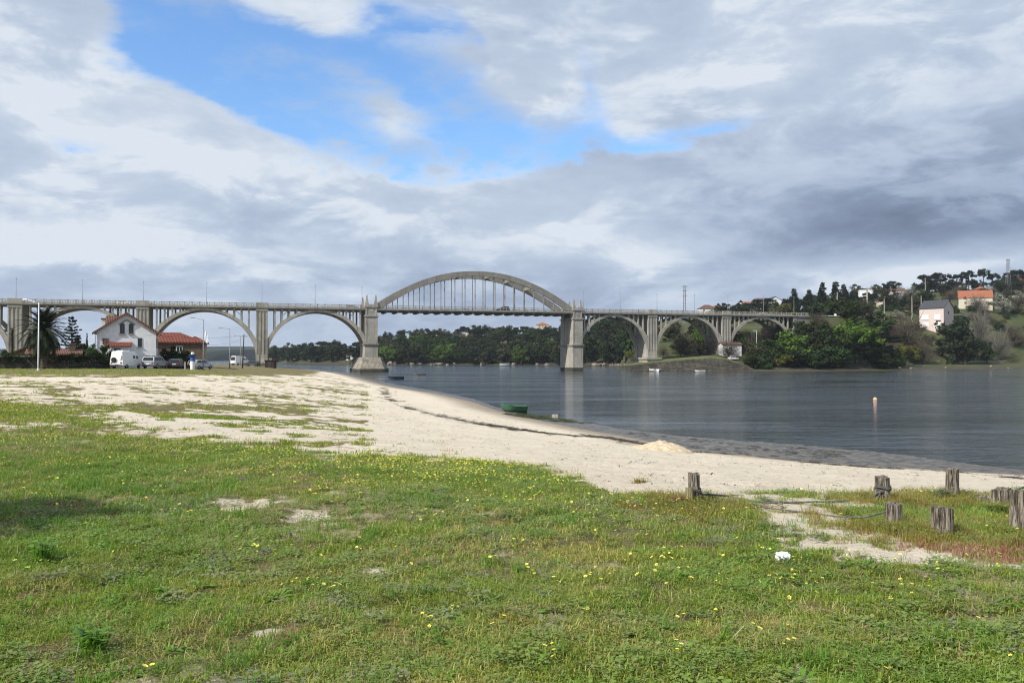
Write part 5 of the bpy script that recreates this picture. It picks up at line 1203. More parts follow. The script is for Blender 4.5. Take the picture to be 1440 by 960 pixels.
def lattice(px, top, base, Y, w, label):
    X = (px - 720) / F * Y; zb = min(zf(X, Y), at(px, base, Y).z); h = at(px, top, Y).z - zb; t = thing('lattice_mast', label, 'mast', (X, Y, zb)); mb = MB(); n = 12
    for sx in (-1, 1):
        for sy in (-1, 1): MB().bar((sx * w / 2, sy * w / 2, -.5), (sx * w * .22, sy * w * .22, h), .16).build('leg', 'metal_grey', t)
    for i in range(n):
        z0, z1 = h * i / n, h * (i + 1) / n; a = w / 2 - (w * .28) * i / n; c = w / 2 - (w * .28) * (i + 1) / n
        for s in (-1, 1): mb.bar((-a * s, -a, z0), (c * s, -c, z1), .09); mb.bar((-a, a * s, z0), (-c, -c * s, z1), .09)
    tag(mb.build('bracing', 'metal_grey', t), kind='stuff')
    for q, l in ((.97, 1.9), (.86, 1.3), (.74, 1.5)):
        MB().box(-l, l, -.15, .15, h * q - .12, h * q + .12).build('crossarm', 'metal_grey', t)
lattice(963, 401, 440, 470, 1.6, 'grey lattice power mast rising behind the bridge right of the middle'); lattice(1419, 364, 398, 640, 3.0, 'lattice power mast on the hilltop at the right')
# guard rail along the road beyond the bridge
gr = thing('guard_rail', 'pale guard rail along the road right of the bridge end', 'railing', at_bridge(T_AB + 1, .2, 21.9), BANG)
grc = lambda x: .013 * max(0, x - 5) ** 2
mb = MB()
for i in range(16): mb.bar((i * 2.5, grc(i * 2.5), .7), (i * 2.5 + 2.51, grc(i * 2.5 + 2.51), .7), .1, .32)
mb.build('beam', 'metal_pale', gr)
for i in range(16): MB().box(i * 2.5, i * 2.5 + .14, grc(i * 2.5) + .08, grc(i * 2.5) + .2, -.3, .8).build('post', 'metal_grey', gr)
sg = thing('road_sign', 'round white road sign at the right end of the bridge', 'sign', at_bridge(t_of(1174), -.4, 21.7)); MB().tube([(0, 0, -.3), (0, 0, 1.0)], .05, 6).build('post', 'metal_grey', sg)
o = MB().lathe([(.55, 0), (.55, .04)], 18).build('plate', 'plastic_white', sg); o.rotation_euler = (math.pi / 2, 0, 0); o.location = (0, -.06, 1.3)
Xl = (1064 - 720) / F * 336; tl = thing('street_lamp', 'pale lamp post among the shrubs beside the white hut', 'street lamp', (Xl, 336, zf(Xl, 336))); hl = at(1064, 465, 336).z - zf(Xl, 336)
MB().tube([(0, 0, -.2), (0, 0, hl)], .09, 6).build('column', 'metal_pale', tl); MB().box(-1.4, .1, -.08, .08, hl, hl + .15).build('lamp_head', 'metal_pale', tl)

# ------------------------------------------------------------------ boats and buoy
def boat(name, label, loc, rot, L_, Wd, H_, paint, bottom, inside='boat_inside', heel=0.0, pitch=0.0):
    t = thing(name, label, 'boat', loc, rot); t.rotation_euler = (heel, pitch, rot); N_ = 16; S = 8; out_ = []; inn = []
    def sec(u, sh):                         # u 0 stern .. 1 bow
        bw = Wd / 2 * (1 - .92 * max(0, (u - .45) / .55) ** 2.1) * (.86 + .14 * min(1, u / .35)); keel = .04 + .55 * H_ * max(0, (u - .78) / .22) ** 2; top = H_ * (1 + .22 * (u - .35) ** 2 * 2)
        pts = []
        for k in range(S + 1):
            g = k / S; y = (bw - sh) * min(1, (.55 * (g / .3)) if g < .3 else .55 + .45 * ((g - .3) / .7) ** .7); z = keel + sh + (top - keel - sh) * (0.06 * g / .3 if g < .3 else .06 + .94 * ((g - .3) / .7)); pts.append((y, z))
        return [(-L_ / 2 + L_ * u + .06 * (g_[1] / H_) * (u - .5), g_[0], g_[1]) for g_ in pts]
    def shell(sh, u0, u1, k0, k1):
        v = []; f = []; rows = []
        for i in range(N_ + 1):
            u = u0 + (u1 - u0) * i / N_; p = sec(u, sh)[k0:k1 + 1]; r_ = [(x, -y, z) for x, y, z in p[::-1]] + p; rows.append(r_); v += r_
        c = len(rows[0])
        for i in range(N_):
            for j in range(c - 1): f.append((i * c + j, i * c + j + 1, (i + 1) * c + j + 1, (i + 1) * c + j))
        return v, f, c
    v, f, c = shell(0, 0, 1, 4, S); f = [q for i, q in enumerate(f) if i % (c - 1) != c // 2 - 1]
    MB().add(v, f).build('hull', paint, t, True, fix=False)
    v, f, c = shell(0, 0, 1, 0, 4); MB().add(v, f).build('bottom', bottom, t, True, fix=False)
    v, f, c = shell(.035, .015, .965, 0, S); MB().add(v, f).build('lining', inside, t, True, fix=False)
    p = sec(0, 0); pl = [(y, z) for _, y, z in p] + [(-y, z) for _, y, z in p[::-1]]
    MB().prism(pl, 'x', -L_ / 2 - .03, -L_ / 2 + .04).build('transom', paint, t)
    for sg_ in (-1, 1):
        pts = [Vector(sec(i / 14, 0)[-1]) for i in range(15)]; pts = [Vector((q.x, sg_ * q.y, q.z + .01)) for q in pts]; MB().tube(pts, .03, 6).build('gunwale', paint, t)
    for u in (.22, .5, .74):
        q = sec(u, .04); y = q[6][1]; MB().box(q[6][0] - .12, q[6][0] + .12, -y, y, q[6][2] - .02, q[6][2] + .03).build('thwart', 'wood_dark', t)
    return t
p = hit(722, 579.5); boat('rowing_boat', 'worn green wooden rowing boat beached at the water edge', p + Vector((0, 0, -.03)), R(196), 2.35, 1.15, .62, 'boat_green', 'boat_bottom', heel=R(-3), pitch=R(-3))
p = on_plane(557, 533.5, 0); boat('rowing_boat', 'dark blue boat afloat near the sandy spit', (p.x, p.y, -.15), R(186), 3.6, 1.5, .8, 'boat_blue', 'boat_bottom')
p = on_plane(590, 527.8, 0); boat('rowing_boat', 'small grey boat afloat beyond the blue one', (p.x, p.y, -.2), R(175), 3.4, 1.4, .75, 'boat_grey', 'boat_bottom')
p = on_plane(921, 521.8, 0); boat('rowing_boat', 'white dinghy moored below the quay wall', (p.x - 1.2, p.y - 1, -.1), R(120), 3.4, 1.5, .9, 'boat_white', 'boat_bottom'); boat('rowing_boat', 'second white dinghy moored right beside the first at the quay', (p.x + 1.4, p.y - 1, -.1), R(60), 3.2, 1.5, .9, 'boat_white', 'boat_bottom')
p = on_plane(983, 522.6, 0); boat('rowing_boat', 'low white boat at the foot of the quay, right of the dinghies', (p.x, p.y - 1.5, -.2), R(175), 3.6, 1.4, .7, 'boat_white', 'boat_bottom')
p = on_plane(710, 514, 0); boat('motor_boat', 'white boat far away below the wood under the high arch', (p.x, p.y - 15, -.1), R(5), 6.0, 2.4, 1.6, 'boat_white', 'boat_white')
X_, Y_ = wall_line([1235], 34)[0]; z_ = zf(X_, Y_); tb_ = boat('covered_boat', 'pale covered boat aground on the mudflat at the right', (X_, Y_, z_), R(200), 4.6, 1.9, .9, 'boat_white', 'boat_grey')
cv = []; cf = []
for i in range(9):
    for j in range(7):
        u = i / 8; a = math.pi * j / 6; cv.append((-2.1 + 3.9 * u, 0.86 * math.cos(a) * (1 - .75 * max(0, u - .55) ** 1.2), .93 + .42 * math.sin(a) * math.sin(math.pi * (.12 + .8 * u)) + .03 * math.sin(i * 3 + j * 2)))
for i in range(8):
    for j in range(6): cf.append((i * 7 + j, i * 7 + j + 1, i * 7 + j + 8, i * 7 + j + 7))
MB().add(cv, cf).build('tarpaulin', 'plastic_white', tb_, True, fix=False)
p = on_plane(1230.5, 561.5, 0); bu = thing('mooring_buoy', 'orange and white mooring buoy floating on the right water', 'buoy', p)
MB().lathe([(.10, -.26), (.22, -.16), (.25, -.02), (.22, .13), (.10, .21)], 16).build('float', 'plastic_orange', bu, True); MB().lathe([(.06, .212), (.07, .23), (.06, .25), (.02, .27)], 10).build('cap', 'plastic_white', bu)
p = hit(781, 588.5); cb_ = thing('mooring_block', 'small square concrete mooring block on the weedy shore right of the green boat', 'block', p + Vector((0, 0, -.08)), R(-12)); MB().box(-.27, .27, -.27, .27, 0, .42, .02, .02).build('block', 'concrete', cb_, bevel=.02); MB().tube([(-.08, 0, .4), (-.06, 0, .5), (.06, 0, .5), (.08, 0, .4)], .015, 6).build('ring', 'rust', cb_)

# ------------------------------------------------------------------ posts, ropes, litter, sand pile
def post(px, base_py, top_py, wpx, label, mat='timber', lean=(0, 0), seed=0, cut=.03):
    p = hit(px, base_py); Y = p.y; h = (base_py - top_py) * Y / F * 1.02; r0 = wpx * Y / F / 2; r_ = random.Random(seed + px); S = 40; NZ = 14
    ph = [r_.random() * 6.28 for _ in range(8)]; am = [r_.random() for _ in range(8)]; v = []; f = []
    crk = [(r_.random() * 6.28, .05 + .05 * r_.random(), .10 + .14 * r_.random()) for _ in range(9)]
    def rad(a, u):
        q = 1 + .035 * math.sin(2 * a + ph[0]) + .03 * math.sin(3 * a + ph[1]) + .02 * math.sin(7 * a + ph[2] + u) + .015 * math.sin(13 * a + ph[3])
        for c, w, d in crk:
            e = (a - c - .10 * math.sin(u * 5 + c) + math.pi) % (2 * math.pi) - math.pi; q -= d * math.exp(-(e / w) ** 2) * (.5 + .5 * u)
        return r0 * q * (1.04 - .06 * u)
    for i in range(NZ + 1):
        u = i / NZ; z = -.18 + (h + .18) * u
        for k in range(S):
            a = 2 * math.pi * k / S; q = rad(a, u); dz = 0
            if i == NZ: dz = cut * (math.sin(a + ph[4]) + .5 * math.sin(3 * a + ph[5])) + .012 * (r_.random() - .5)
            v.append((q * math.cos(a) + lean[0] * u * h, q * math.sin(a) + lean[1] * u * h, z + dz))
    for i in range(NZ):
        for k in range(S): f.append((i * S + k, i * S + (k + 1) % S, (i + 1) * S + (k + 1) % S, (i + 1) * S + k))
    b0 = NZ * S; rings = [b0]
    for q in (.72, .4):
        n0 = len(v)
        for k in range(S): x, y, z = v[b0 + k]; cx, cy = lean[0] * h, lean[1] * h; v.append((cx + (x - cx) * q, cy + (y - cy) * q, z * .6 + .4 * h - .012 * (1 - q) + .01 * (r_.random() - .5)))
        rings.append(n0)
    for a, c in zip(rings[:-1], rings[1:]):
        for k in range(S): f.append((a + k, a + (k + 1) % S, c + (k + 1) % S, c + k))
    n0 = len(v); v.append((lean[0] * h, lean[1] * h, h - .02)); f += [(rings[-1] + k, rings[-1] + (k + 1) % S, n0) for k in range(S)]
    o = MB().add(v, f).build('wooden_post', mat); o.location = p; o.rotation_euler = (0, 0, 0)
    tag(o, label, 'post', 'weathered posts on the beach edge'); return p, h, r0
P1 = post(976, 711, 667, 16.5, 'tall dark post at the left end of the rope', seed=1, cut=.008)
P1b = post(968.5, 713, 686.5, 11, 'short lichen-yellow stub leaning on the leftmost post', 'timber_lichen', (.05, 0), 2, .01)
P2 = post(1241.5, 705, 671.5, 19.5, 'post with a rope tied round it, behind the dark stump', 'timber', (-.02, 0), 3, .012)
P3 = post(1256.5, 742, 709, 23.5, 'dark stump in front of the roped post', 'timber', (0, 0), 4, .012)
P4 = post(1324.5, 757, 714.5, 28.5, 'thick grey stump nearest the camera in the red-stemmed plants', 'timber', (0, 0), 5, .012)
P5 = post(1339, 700, 660.5, 17.5, 'slim tall post standing alone against the sand', 'timber', (.02, 0), 6, .006)
P6 = post(1408, 715, 688, 26, 'weathered stump beside the right-hand post', 'timber', (0, 0), 7, .02)
P7 = post(1440, 751, 692, 34, 'post cut off by the right edge of the view', 'timber', (0, 0), 8, .015)
P8 = post(1385, 709, 698, 18, 'very low stump between the slim post and the weathered stump', 'timber', (0, 0), 9, .015)
def rope(pxs, label, mat='rope', rad=.013, lift=None):
    pts = []
    for i, q in enumerate(pxs):
        if len(q) == 3: pts.append(at(q[0], q[1], q[2]))
        else:
            g = hit(*q); pts.append(g + Vector((0, 0, .03)))
    out_ = []
    for i in range(len(pts) - 1):
        p0, p1, p2, p3 = pts[max(i - 1, 0)], pts[i], pts[i + 1], pts[min(i + 2, len(pts) - 1)]
        for k in range(8):
            u = k / 8; out_.append(.5 * ((2 * p1) + (p2 - p0) * u + (2 * p0 - 5 * p1 + 4 * p2 - p3) * u * u + (3 * p1 - p0 - 3 * p2 + p3) * u ** 3))
    out_.append(pts[-1]); tag(MB().tube(out_, rad, 7).build('rope', mat, None, True), label, 'rope'); return out_
y1 = P1[0].y; y2 = P2[0].y; y3 = P3[0].y
rope([(983, 691, y1), (1000, 695, y1), (1025, 701), (1060, 708), (1100, 710), (1150, 709), (1190, 708), (1213, 704, y2), (1228, 697, y2), (1240, 689, y2 - .12)], 'dark rope from the leftmost post to the roped post')
rope([(984, 694, y1), (1010, 703), (1040, 712), (1080, 718), (1130, 724), (1170, 729), (1210, 727, y3), (1235, 722, y3), (1246, 718, y3)], 'pale blue-grey rope lying from the leftmost post to the dark stump', 'rope_blue', .0105)
rope([(1058, 713), (1070, 708), (1085, 707), (1100, 712)], 'loose end of rope crossing the two long ropes', 'rope', .012)
rope([(1238, 690, y2 - .14), (1236, 698, y2 - .16), (1232, 708, y2 - .12), (1230, 716)], 'rope end hanging from the roped post', 'rope', .012)
rope([(1416, 691, P6[0].y), (1428, 688, P6[0].y - .1), (1442, 684, P6[0].y), (1460, 678, P6[0].y)], 'rope running off to the right from the weathered stump', 'rope', .013)
# knot round the post
for P_, z, lb in ((P2, .19, 'rope knotted round the roped post'), (P1, .20, 'rope loop round the leftmost post')):
    pts = [P_[0] + Vector((P_[2] * 1.06 * math.cos(a), P_[2] * 1.06 * math.sin(a), z + .02 * math.sin(2 * a))) for a in np.linspace(0, 4 * math.pi, 49)]
    for i, q in enumerate(pts): q.z += .018 * (i / 24 - 1)
    tag(MB().tube(pts, .012, 6).build('rope_loop', 'rope', None, True), lb, 'rope')
p = hit(1101, 788); bm = bmesh.new(); bmesh.ops.create_icosphere(bm, subdivisions=3, radius=1)
for vv in bm.verts:
    c = vv.co; q = fbm(np.array([c.x * 2.2 + c.z * 1.3 + 5]), np.array([c.y * 2.2 - c.z * 1.7 + 9]), 4)[0]; rdg = abs(q - .5) * 2; vv.co = c * (.55 + .75 * q - .5 * rdg + .34 * (rnd.random() - .5))
me = bpy.data.meshes.new('crumpled_bag'); bm.to_mesh(me); bm.free(); me.materials.append(MATS['plastic_white'])
o = linkmesh('crumpled_bag', me); sc_ = 20 * p.y / F / 2; o.location = p + Vector((0, 0, .03)); o.scale = (sc_ * 1.25, sc_, sc_ * .9); o.rotation_euler = (.2, .1, .6); tag(o, 'crumpled white plastic bag lying in the grass', 'litter')
# heap of dug sand by the water
pa = hit(930, 633); sx_ = 44 * pa.y / F; xs = np.linspace(-1, 1, 48); GX, GY = np.meshgrid(xs, xs); rr = np.hypot(GX, GY)
hz = np.clip(1 - rr, 0, 1) ** .8 * (.75 + .25 * GX) * (.7 + .6 * fbm(GX * 2.5 + 4, GY * 2.5, 4)); WX = pa.x + GX * sx_ * 1.05; WY = pa.y + GY * 2.2; hz = zground(WX, WY, False) - .06 + hz * 17 * pa.y / F * 1.25 + .20 * (fbm(GX * 6, GY * 6, 4) - .5) * (rr < .85)
sp_ = linkmesh('sand_heap', grid_mesh('sand_heap', WX, WY, hz, {})); tag(sp_, 'heap of dug sand at the top of the wet shore', 'sand heap')
simple('heap_sand', (.60, .49, .34), (.44, .35, .24), 5, .95, .05, 9); sp_.data.materials.append(MATS['heap_sand'])

# ------------------------------------------------------------------ plants scattered over the ground (uncountable: stuff)
def scatter_nodes():
    g = bpy.data.node_groups.new('scatter', 'GeometryNodeTree'); g.interface.new_socket('Geometry', in_out='INPUT', socket_type='NodeSocketGeometry'); g.interface.new_socket('Geometry', in_out='OUTPUT', socket_type='NodeSocketGeometry')
    n = g.nodes; L = g.links; gi = n.new('NodeGroupInput'); go = n.new('NodeGroupOutput')
    def na(name, t):
        a = n.new('GeometryNodeInputNamedAttribute'); a.data_type = t; a.inputs[0].default_value = name; return a.outputs[0]
    sp = n.new('GeometryNodeSeparateGeometry'); sp.domain = 'POINT'; L.new(gi.outputs[0], sp.inputs[0]); L.new(na('tmpl', 'BOOLEAN'), sp.inputs[1])
    ip = n.new('GeometryNodeInstanceOnPoints'); L.new(sp.outputs[1], ip.inputs['Points']); L.new(sp.outputs[0], ip.inputs['Instance'])
    er = n.new('FunctionNodeEulerToRotation'); L.new(na('rot', 'FLOAT_VECTOR'), er.inputs[0]); L.new(er.outputs[0], ip.inputs['Rotation']); L.new(na('scl', 'FLOAT_VECTOR'), ip.inputs['Scale'])
    L.new(ip.outputs[0], go.inputs[0]); return g
SCAT = scatter_nodes()
def scatter(name, label, tv, tf, mats, tmi, P, rot, scl, cat=None):
    nt_ = len(tv); n = len(P); me = bpy.data.meshes.new(name); me.from_pydata([tuple(q) for q in tv] + [tuple(q) for q in P], [], tf)
    for m_ in mats: me.materials.append(MATS[m_])
    if tmi is not None: me.polygons.foreach_set('material_index', np.array(tmi, dtype=np.int32))
    a = me.attributes.new('tmpl', 'BOOLEAN', 'POINT'); a.data.foreach_set('value', np.concatenate([np.ones(nt_, bool), np.zeros(n, bool)]))
    r_ = np.zeros((nt_ + n, 3), np.float32); r_[nt_:] = rot; a = me.attributes.new('rot', 'FLOAT_VECTOR', 'POINT'); a.data.foreach_set('vector', r_.ravel())
    s_ = np.ones((nt_ + n, 3), np.float32); s_[nt_:] = scl; a = me.attributes.new('scl', 'FLOAT_VECTOR', 'POINT'); a.data.foreach_set('vector', s_.ravel())
    o = linkmesh(name, me); md = o.modifiers.new('scatter', 'NODES'); md.node_group = SCAT; return tag(o, label, cat, kind='stuff')
gr_ = np.random.RandomState(5)
def blades(n, rad, h0, h1, w, lean, seed, flat=0.0):
    r_ = random.Random(seed); v = []; f = []
    for i in range(n):
        a = r_.random() * 6.28; q = rad * r_.random() ** .5; x, y = q * math.cos(a), q * math.sin(a); h = h0 + (h1 - h0) * r_.random() ** 1.3; d = r_.random() * 6.28; ln = lean * (.3 + r_.random()) * h
        dx, dy = math.cos(d), math.sin(d); sx, sy = -dy * w / 2, dx * w / 2; k = len(v)
        m_ = (x + dx * ln * .35, y + dy * ln * .35, h * .6); t = (x + dx * ln, y + dy * ln, h * (1 - .35 * lean))
        v += [(x - sx, y - sy, -.01), (x + sx, y + sy, -.01), (m_[0] + sx * .8, m_[1] + sy * .8, m_[2]), (m_[0] - sx * .8, m_[1] - sy * .8, m_[2]), t]; f += [(k, k + 1, k + 2, k + 3), (k + 3, k + 2, k + 4)]
    return v, f
def leaves(n, rad, size, hgt, seed, rosette=False):
    r_ = random.Random(seed); v = []; f = []
    for i in range(n):
        a = r_.random() * 6.28; q = (0.01 if rosette else rad * r_.random() ** .5); x, y = q * math.cos(a), q * math.sin(a); s = size * (.6 + .7 * r_.random()); d = a if rosette else r_.random() * 6.28
        dx, dy = math.cos(d), math.sin(d); ux, uy = -dy, dx; k = len(v); z0 = hgt * (.2 + .8 * r_.random()); L_ = s * (3.2 if rosette else 1.1); wd = s * .5; tz = (.55 if rosette else .15) * s * (r_.random() * 1.4 - .2)
        v += [(x, y, z0 if not rosette else .004), (x + dx * L_ * .5 + ux * wd, y + dy * L_ * .5 + uy * wd, z0 + tz), (x + dx * L_, y + dy * L_, z0 + tz * (1.4 if not rosette else .6)), (x + dx * L_ * .5 - ux * wd, y + dy * L_ * .5 - uy * wd, z0 + tz)]
        f += [(k, k + 1, k + 2, k + 3)]
    return v, f
def flowers(n, rad, size, h0, h1, seed, petals=5):
    r_ = random.Random(seed); v = []; f = []; mi = []
    for i in range(n):
        a = r_.random() * 6.28; q = rad * r_.random() ** .5; x, y = q * math.cos(a), q * math.sin(a); h = h0 + (h1 - h0) * r_.random(); s = size * (.7 + .6 * r_.random()); k = len(v)
        v += [(x - .0015, y, 0), (x + .0015, y, 0), (x + .0015, y, h), (x - .0015, y, h)]; f.append((k, k + 1, k + 2, k + 3)); mi.append(1)
        tx, ty = (r_.random() - .5) * .9, (r_.random() - .5) * .9 - .25
        for p in range(petals):
            g = 6.283 * p / petals; k = len(v); 
            def P_(rr, gg): cx, cy = rr * math.cos(gg), rr * math.sin(gg); return (x + cx, y + cy, h + cx * tx + cy * ty + rr * .35)
            v += [P_(s * .12, g), P_(s * .8, g - .5), P_(s, g), P_(s * .8, g + .5)]; f.append((k, k + 1, k + 2, k + 3)); mi.append(0)
        k = len(v); v += [(x + s * .26 * math.cos(u), y + s * .26 * math.sin(u), h + .003 + s * .1) for u in (0, 1.57, 3.14, 4.71)]; f.append((k, k + 1, k + 2, k + 3)); mi.append(2)
    return v, f, mi
def sample(n, y0, y1, dens, pw=1.0, u0=-.72, u1=.72):      # random ground points in the part of the meadow in view, kept where dens allows
    u = gr_.uniform(u0, u1, n); y = (y0 ** (pw + 1) + (y1 ** (pw + 1) - y0 ** (pw + 1)) * gr_.rand(n)) ** (1 / (pw + 1)); x = u * y
    M_ = masks(x, y); keep = gr_.rand(n) < dens(x, y, M_); x, y = x[keep], y[keep]; z = zground(x, y); return np.stack([x, y, z], -1), [q[keep] for q in M_]
def rots(n, t=.15): return np.stack([gr_.normal(0, t, n), gr_.normal(0, t, n), gr_.rand(n) * 6.283], -1)
def scl(n, a, c, zs=None):
    s = gr_.uniform(a, c, n); z = s if zs is None else s * zs; return np.stack([s, s, z], -1)
lush = lambda x, y: fbm(x * .45 + 31, y * .45 + 7, 3)
def g_d(x, y, M): return sstep(M[0], .35, .8) * (1 - .75 * M[1])
def patchy(x, y, lo, hi, o=0): return sstep(fbm(x * .8 + o, y * .8 + 2 * o, 3), lo, hi)
# short turf in rings of distance
for i, (n, y0, y1, sc0, bl, hh) in enumerate(((21000, 3.2, 8, 1.0, 30, (.012, .05)), (26000, 7.5, 16, 1.35, 28, (.012, .045)), (28000, 15, 34, 2.0, 26, (.014, .042)), (16000, 33, 120, 3.6, 22, (.014, .04)))):
    for vnt in range(2):
        tv, tf = blades(bl, .075, hh[0], hh[1], .0048 if i < 2 else .0065, 1.25, i * 10 + vnt)
        P, M_ = sample(n // 2, y0, y1, lambda x, y, M: g_d(x, y, M) * (.25 + .75 * patchy(x, y, .38, .58, vnt * 7)))
        scatter('meadow_grass', 'short patchy meadow grass', tv, tf, ['grass_blade'], None, P, rots(len(P), .12), scl(len(P), sc0 * .5, sc0 * 1.45))
# lusher, taller grass towards the lower left and in clumps
tv, tf = blades(26, .09, .06, .17, .0055, 1.0, 77)
P, M_ = sample(16000, 3.4, 16, lambda x, y, M: M[0] * np.clip(sstep(lush(x, y), .56, .68) * .5 + .75 * np.exp(-((M[3] - 90) / 170) ** 2 - ((M[4] - 715) / 65) ** 2) + .55 * np.exp(-((M[3] - 230) / 330) ** 2 - ((M[4] - 945) / 70) ** 2) + .3 * np.exp(-((M[3] - 640) / 120) ** 2 - ((M[4] - 930) / 40) ** 2), 0, 1) * .55)
scatter('tall_grass', 'taller lush green grass in clumps at the left', tv, tf, ['grass_lush'], None, P, rots(len(P), .15), scl(len(P), .6, 1.1))
# dry straw
tv, tf = blades(16, .08, .03, .10, .0035, 1.2, 91)
P, M_ = sample(12000, 3.4, 24, lambda x, y, M: M[0] * sstep(fbm(x * .6 + 60, y * .6, 3), .50, .66) * .8); scatter('dry_grass', 'dry straw-coloured grass in patches', tv, tf, ['straw'], None, P, rots(len(P), .2), scl(len(P), .7, 1.4))
# dead stems lying in the turf, small leaf litter
def stems(n, rad, seed):
    r_ = random.Random(seed); v = []; f = []
    for i in range(n):
        a = r_.random() * 6.28; q = rad * r_.random() ** .5; d = r_.random() * 6.28; l = .015 + .05 * r_.random() ** 2; x, y = q * math.cos(a), q * math.sin(a); w = .0011 + .0012 * r_.random(); k = len(v); z = .008 + .03 * r_.random(); z2 = .008 + .035 * r_.random()
        sx, sy = -math.sin(d) * w, math.cos(d) * w; ex, ey = x + math.cos(d) * l, y + math.sin(d) * l; v += [(x - sx, y - sy, z), (x + sx, y + sy, z), (ex + sx, ey + sy, z2), (ex - sx, ey - sy, z2)]; f.append((k, k + 1, k + 2, k + 3))
    return v, f
tv, tf = stems(14, .13, 3); P, M_ = sample(8000, 3.2, 16, lambda x, y, M: np.clip(M[0] + .1, 0, 1) * (.2 + .8 * patchy(x, y, .42, .62, 19))); scatter('dead_stems', 'pale dead stems lying in the turf', tv, tf, ['straw'], None, P, rots(len(P), .1), scl(len(P), .7, 1.4))
tv, tf = leaves(44, .12, .011, .035, 71); P, M_ = sample(22000, 3.2, 20, lambda x, y, M: M[0] * (.25 + .75 * patchy(x, y, .42, .60, 29))); scatter('small_leaves', 'tiny-leaved ground cover mixed through the turf', tv, tf, ['clover_leaf'], None, P, rots(len(P), .15), scl(len(P), .7, 1.6))
tv, tf = blades(20, .05, .05, .13, .0055, .8, 177); P, M_ = sample(5200, 3.2, 22, lambda x, y, M: M[0] * (.12 + .5 * patchy(x, y, .50, .66, 39))); scatter('grass_tussocks', 'scattered upright grass tussocks', tv, tf, ['grass_lush'], None, P, rots(len(P), .2), scl(len(P), .5, 1.3))
# broad-leaved weeds
tv, tf = leaves(34, .09, .022, .045, 5)
P, M_ = sample(16000, 3.4, 18, lambda x, y, M: M[0] * np.clip(sstep(fbm(x * .7 + 15, y * .7 + 4, 3), .52, .64) * .7 + .5 * np.exp(-((M[4] - 930) / 60) ** 2) * (M[3] > 420), 0, 1)); scatter('clover', 'low clover and broad-leaved weeds in the turf', tv, tf, ['clover_leaf'], None, P, rots(len(P), .15), scl(len(P), .7, 1.3))
tv, tf = leaves(26, .08, .024, .05, 8)
P, M_ = sample(12000, 3.4, 15, lambda x, y, M: M[0] * np.clip(sstep(fbm(x * .9 + 85, y * .9 + 44, 3), .62, .74) * .5 + .9 * np.exp(-((M[3] - 190) / 70) ** 2 - ((M[4] - 722) / 10) ** 2) + .8 * np.exp(-((M[3] - 280) / 60) ** 2 - ((M[4] - 705) / 9) ** 2) + .6 * np.exp(-((M[3] - 630) / 70) ** 2 - ((M[4] - 708) / 12) ** 2) + .5 * np.exp(-((M[3] - 1400) / 90) ** 2 - ((M[4] - 890) / 40) ** 2), 0, 1)); scatter('grey_weeds', 'grey-green downy weeds in the turf', tv, tf, ['grey_leaf'], None, P, rots(len(P), .2), scl(len(P), .7, 1.3))
tv, tf = leaves(11, .02, .028, .02, 14, True)
P, M_ = sample(2600, 3.4, 12, lambda x, y, M: M[0] * .22); scatter('rosette_weeds', 'flat rosettes of plantain leaves in the turf', tv, tf, ['grass_lush'], None, P, rots(len(P), .08), scl(len(P), .7, 1.3))
# red-stemmed plants and golden grass round the posts
tv, tf = blades(30, .09, .03, .10, .008, .7, 21)
P, M_ = sample(9000, 6, 14, lambda x, y, M: np.clip(M[1] * .85, 0, 1) * (.05 + .95 * patchy(x, y, .42, .62, 3)), 1, .25, .9); scatter('red_plants', 'red-stemmed ground plants near the stumps', tv, tf, ['red_stem'], None, P, rots(len(P), .2), scl(len(P), .5, 1.1))
tv, tf = blades(34, .10, .06, .17, .005, .8, 23)
posts_xy = [(q[0].x, q[0].y) for q in (P1, P1b, P2, P3, P4, P5, P6, P7, P8)]
def near_posts(x, y, s): return np.max([np.exp(-((x - a) ** 2 + (y - c) ** 2) / s ** 2) for a, c in posts_xy], axis=0)
P, M_ = sample(14000, 6.5, 15, lambda x, y, M: np.clip(near_posts(x, y, .58) * 1.1, 0, 1) * (.3 + .7 * sstep(fbm(x * 3, y * 3, 2), .4, .55)), 1, .1, .75); scatter('golden_grass', 'golden-green grass growing round the posts', tv, tf, ['gold_grass'], None, P, rots(len(P), .2), scl(len(P), .5, 1.1))
tv, tf = leaves(40, .10, .02, .09, 33)
P, M_ = sample(9000, 6.5, 15, lambda x, y, M: np.clip(near_posts(x, y, .5) * .5, 0, 1), 1, .1, .75); scatter('green_weeds', 'leafy green weeds round the posts', tv, tf, ['clover_leaf'], None, P, rots(len(P), .2), scl(len(P), .6, 1.2))
# sparse tufts on the sand
tv, tf = blades(18, .10, .02, .07, .006, 1.0, 41)
P, M_ = sample(9000, 14, 110, lambda x, y, M: sstep(M[7], 8, 14) * (1 - M[0]) * .45 * sstep(fbm(x * .35 + 8, y * .35, 3), .45, .62) * (M[3] < 640), 1); scatter('sand_grass', 'sparse dry tufts on the dry sand', tv, tf, ['straw'], None, P, rots(len(P), .15), scl(len(P), .8, 2.4))
# little dark weed fragments strewn on the sand
tv, tf = leaves(6, .05, .016, .01, 55)
P, M_ = sample(16000, 8, 70, lambda x, y, M: sstep(M[7], 2, 6) * (1 - M[0]) * (.22 + .6 * sstep(fbm(x * .5 + 3, y * .5 + 8, 3), .52, .66)), 1); scatter('weed_scraps', 'scraps of dry seaweed strewn on the sand', tv, tf, ['seaweed'], None, P, rots(len(P), .25), scl(len(P), .8, 2.2))
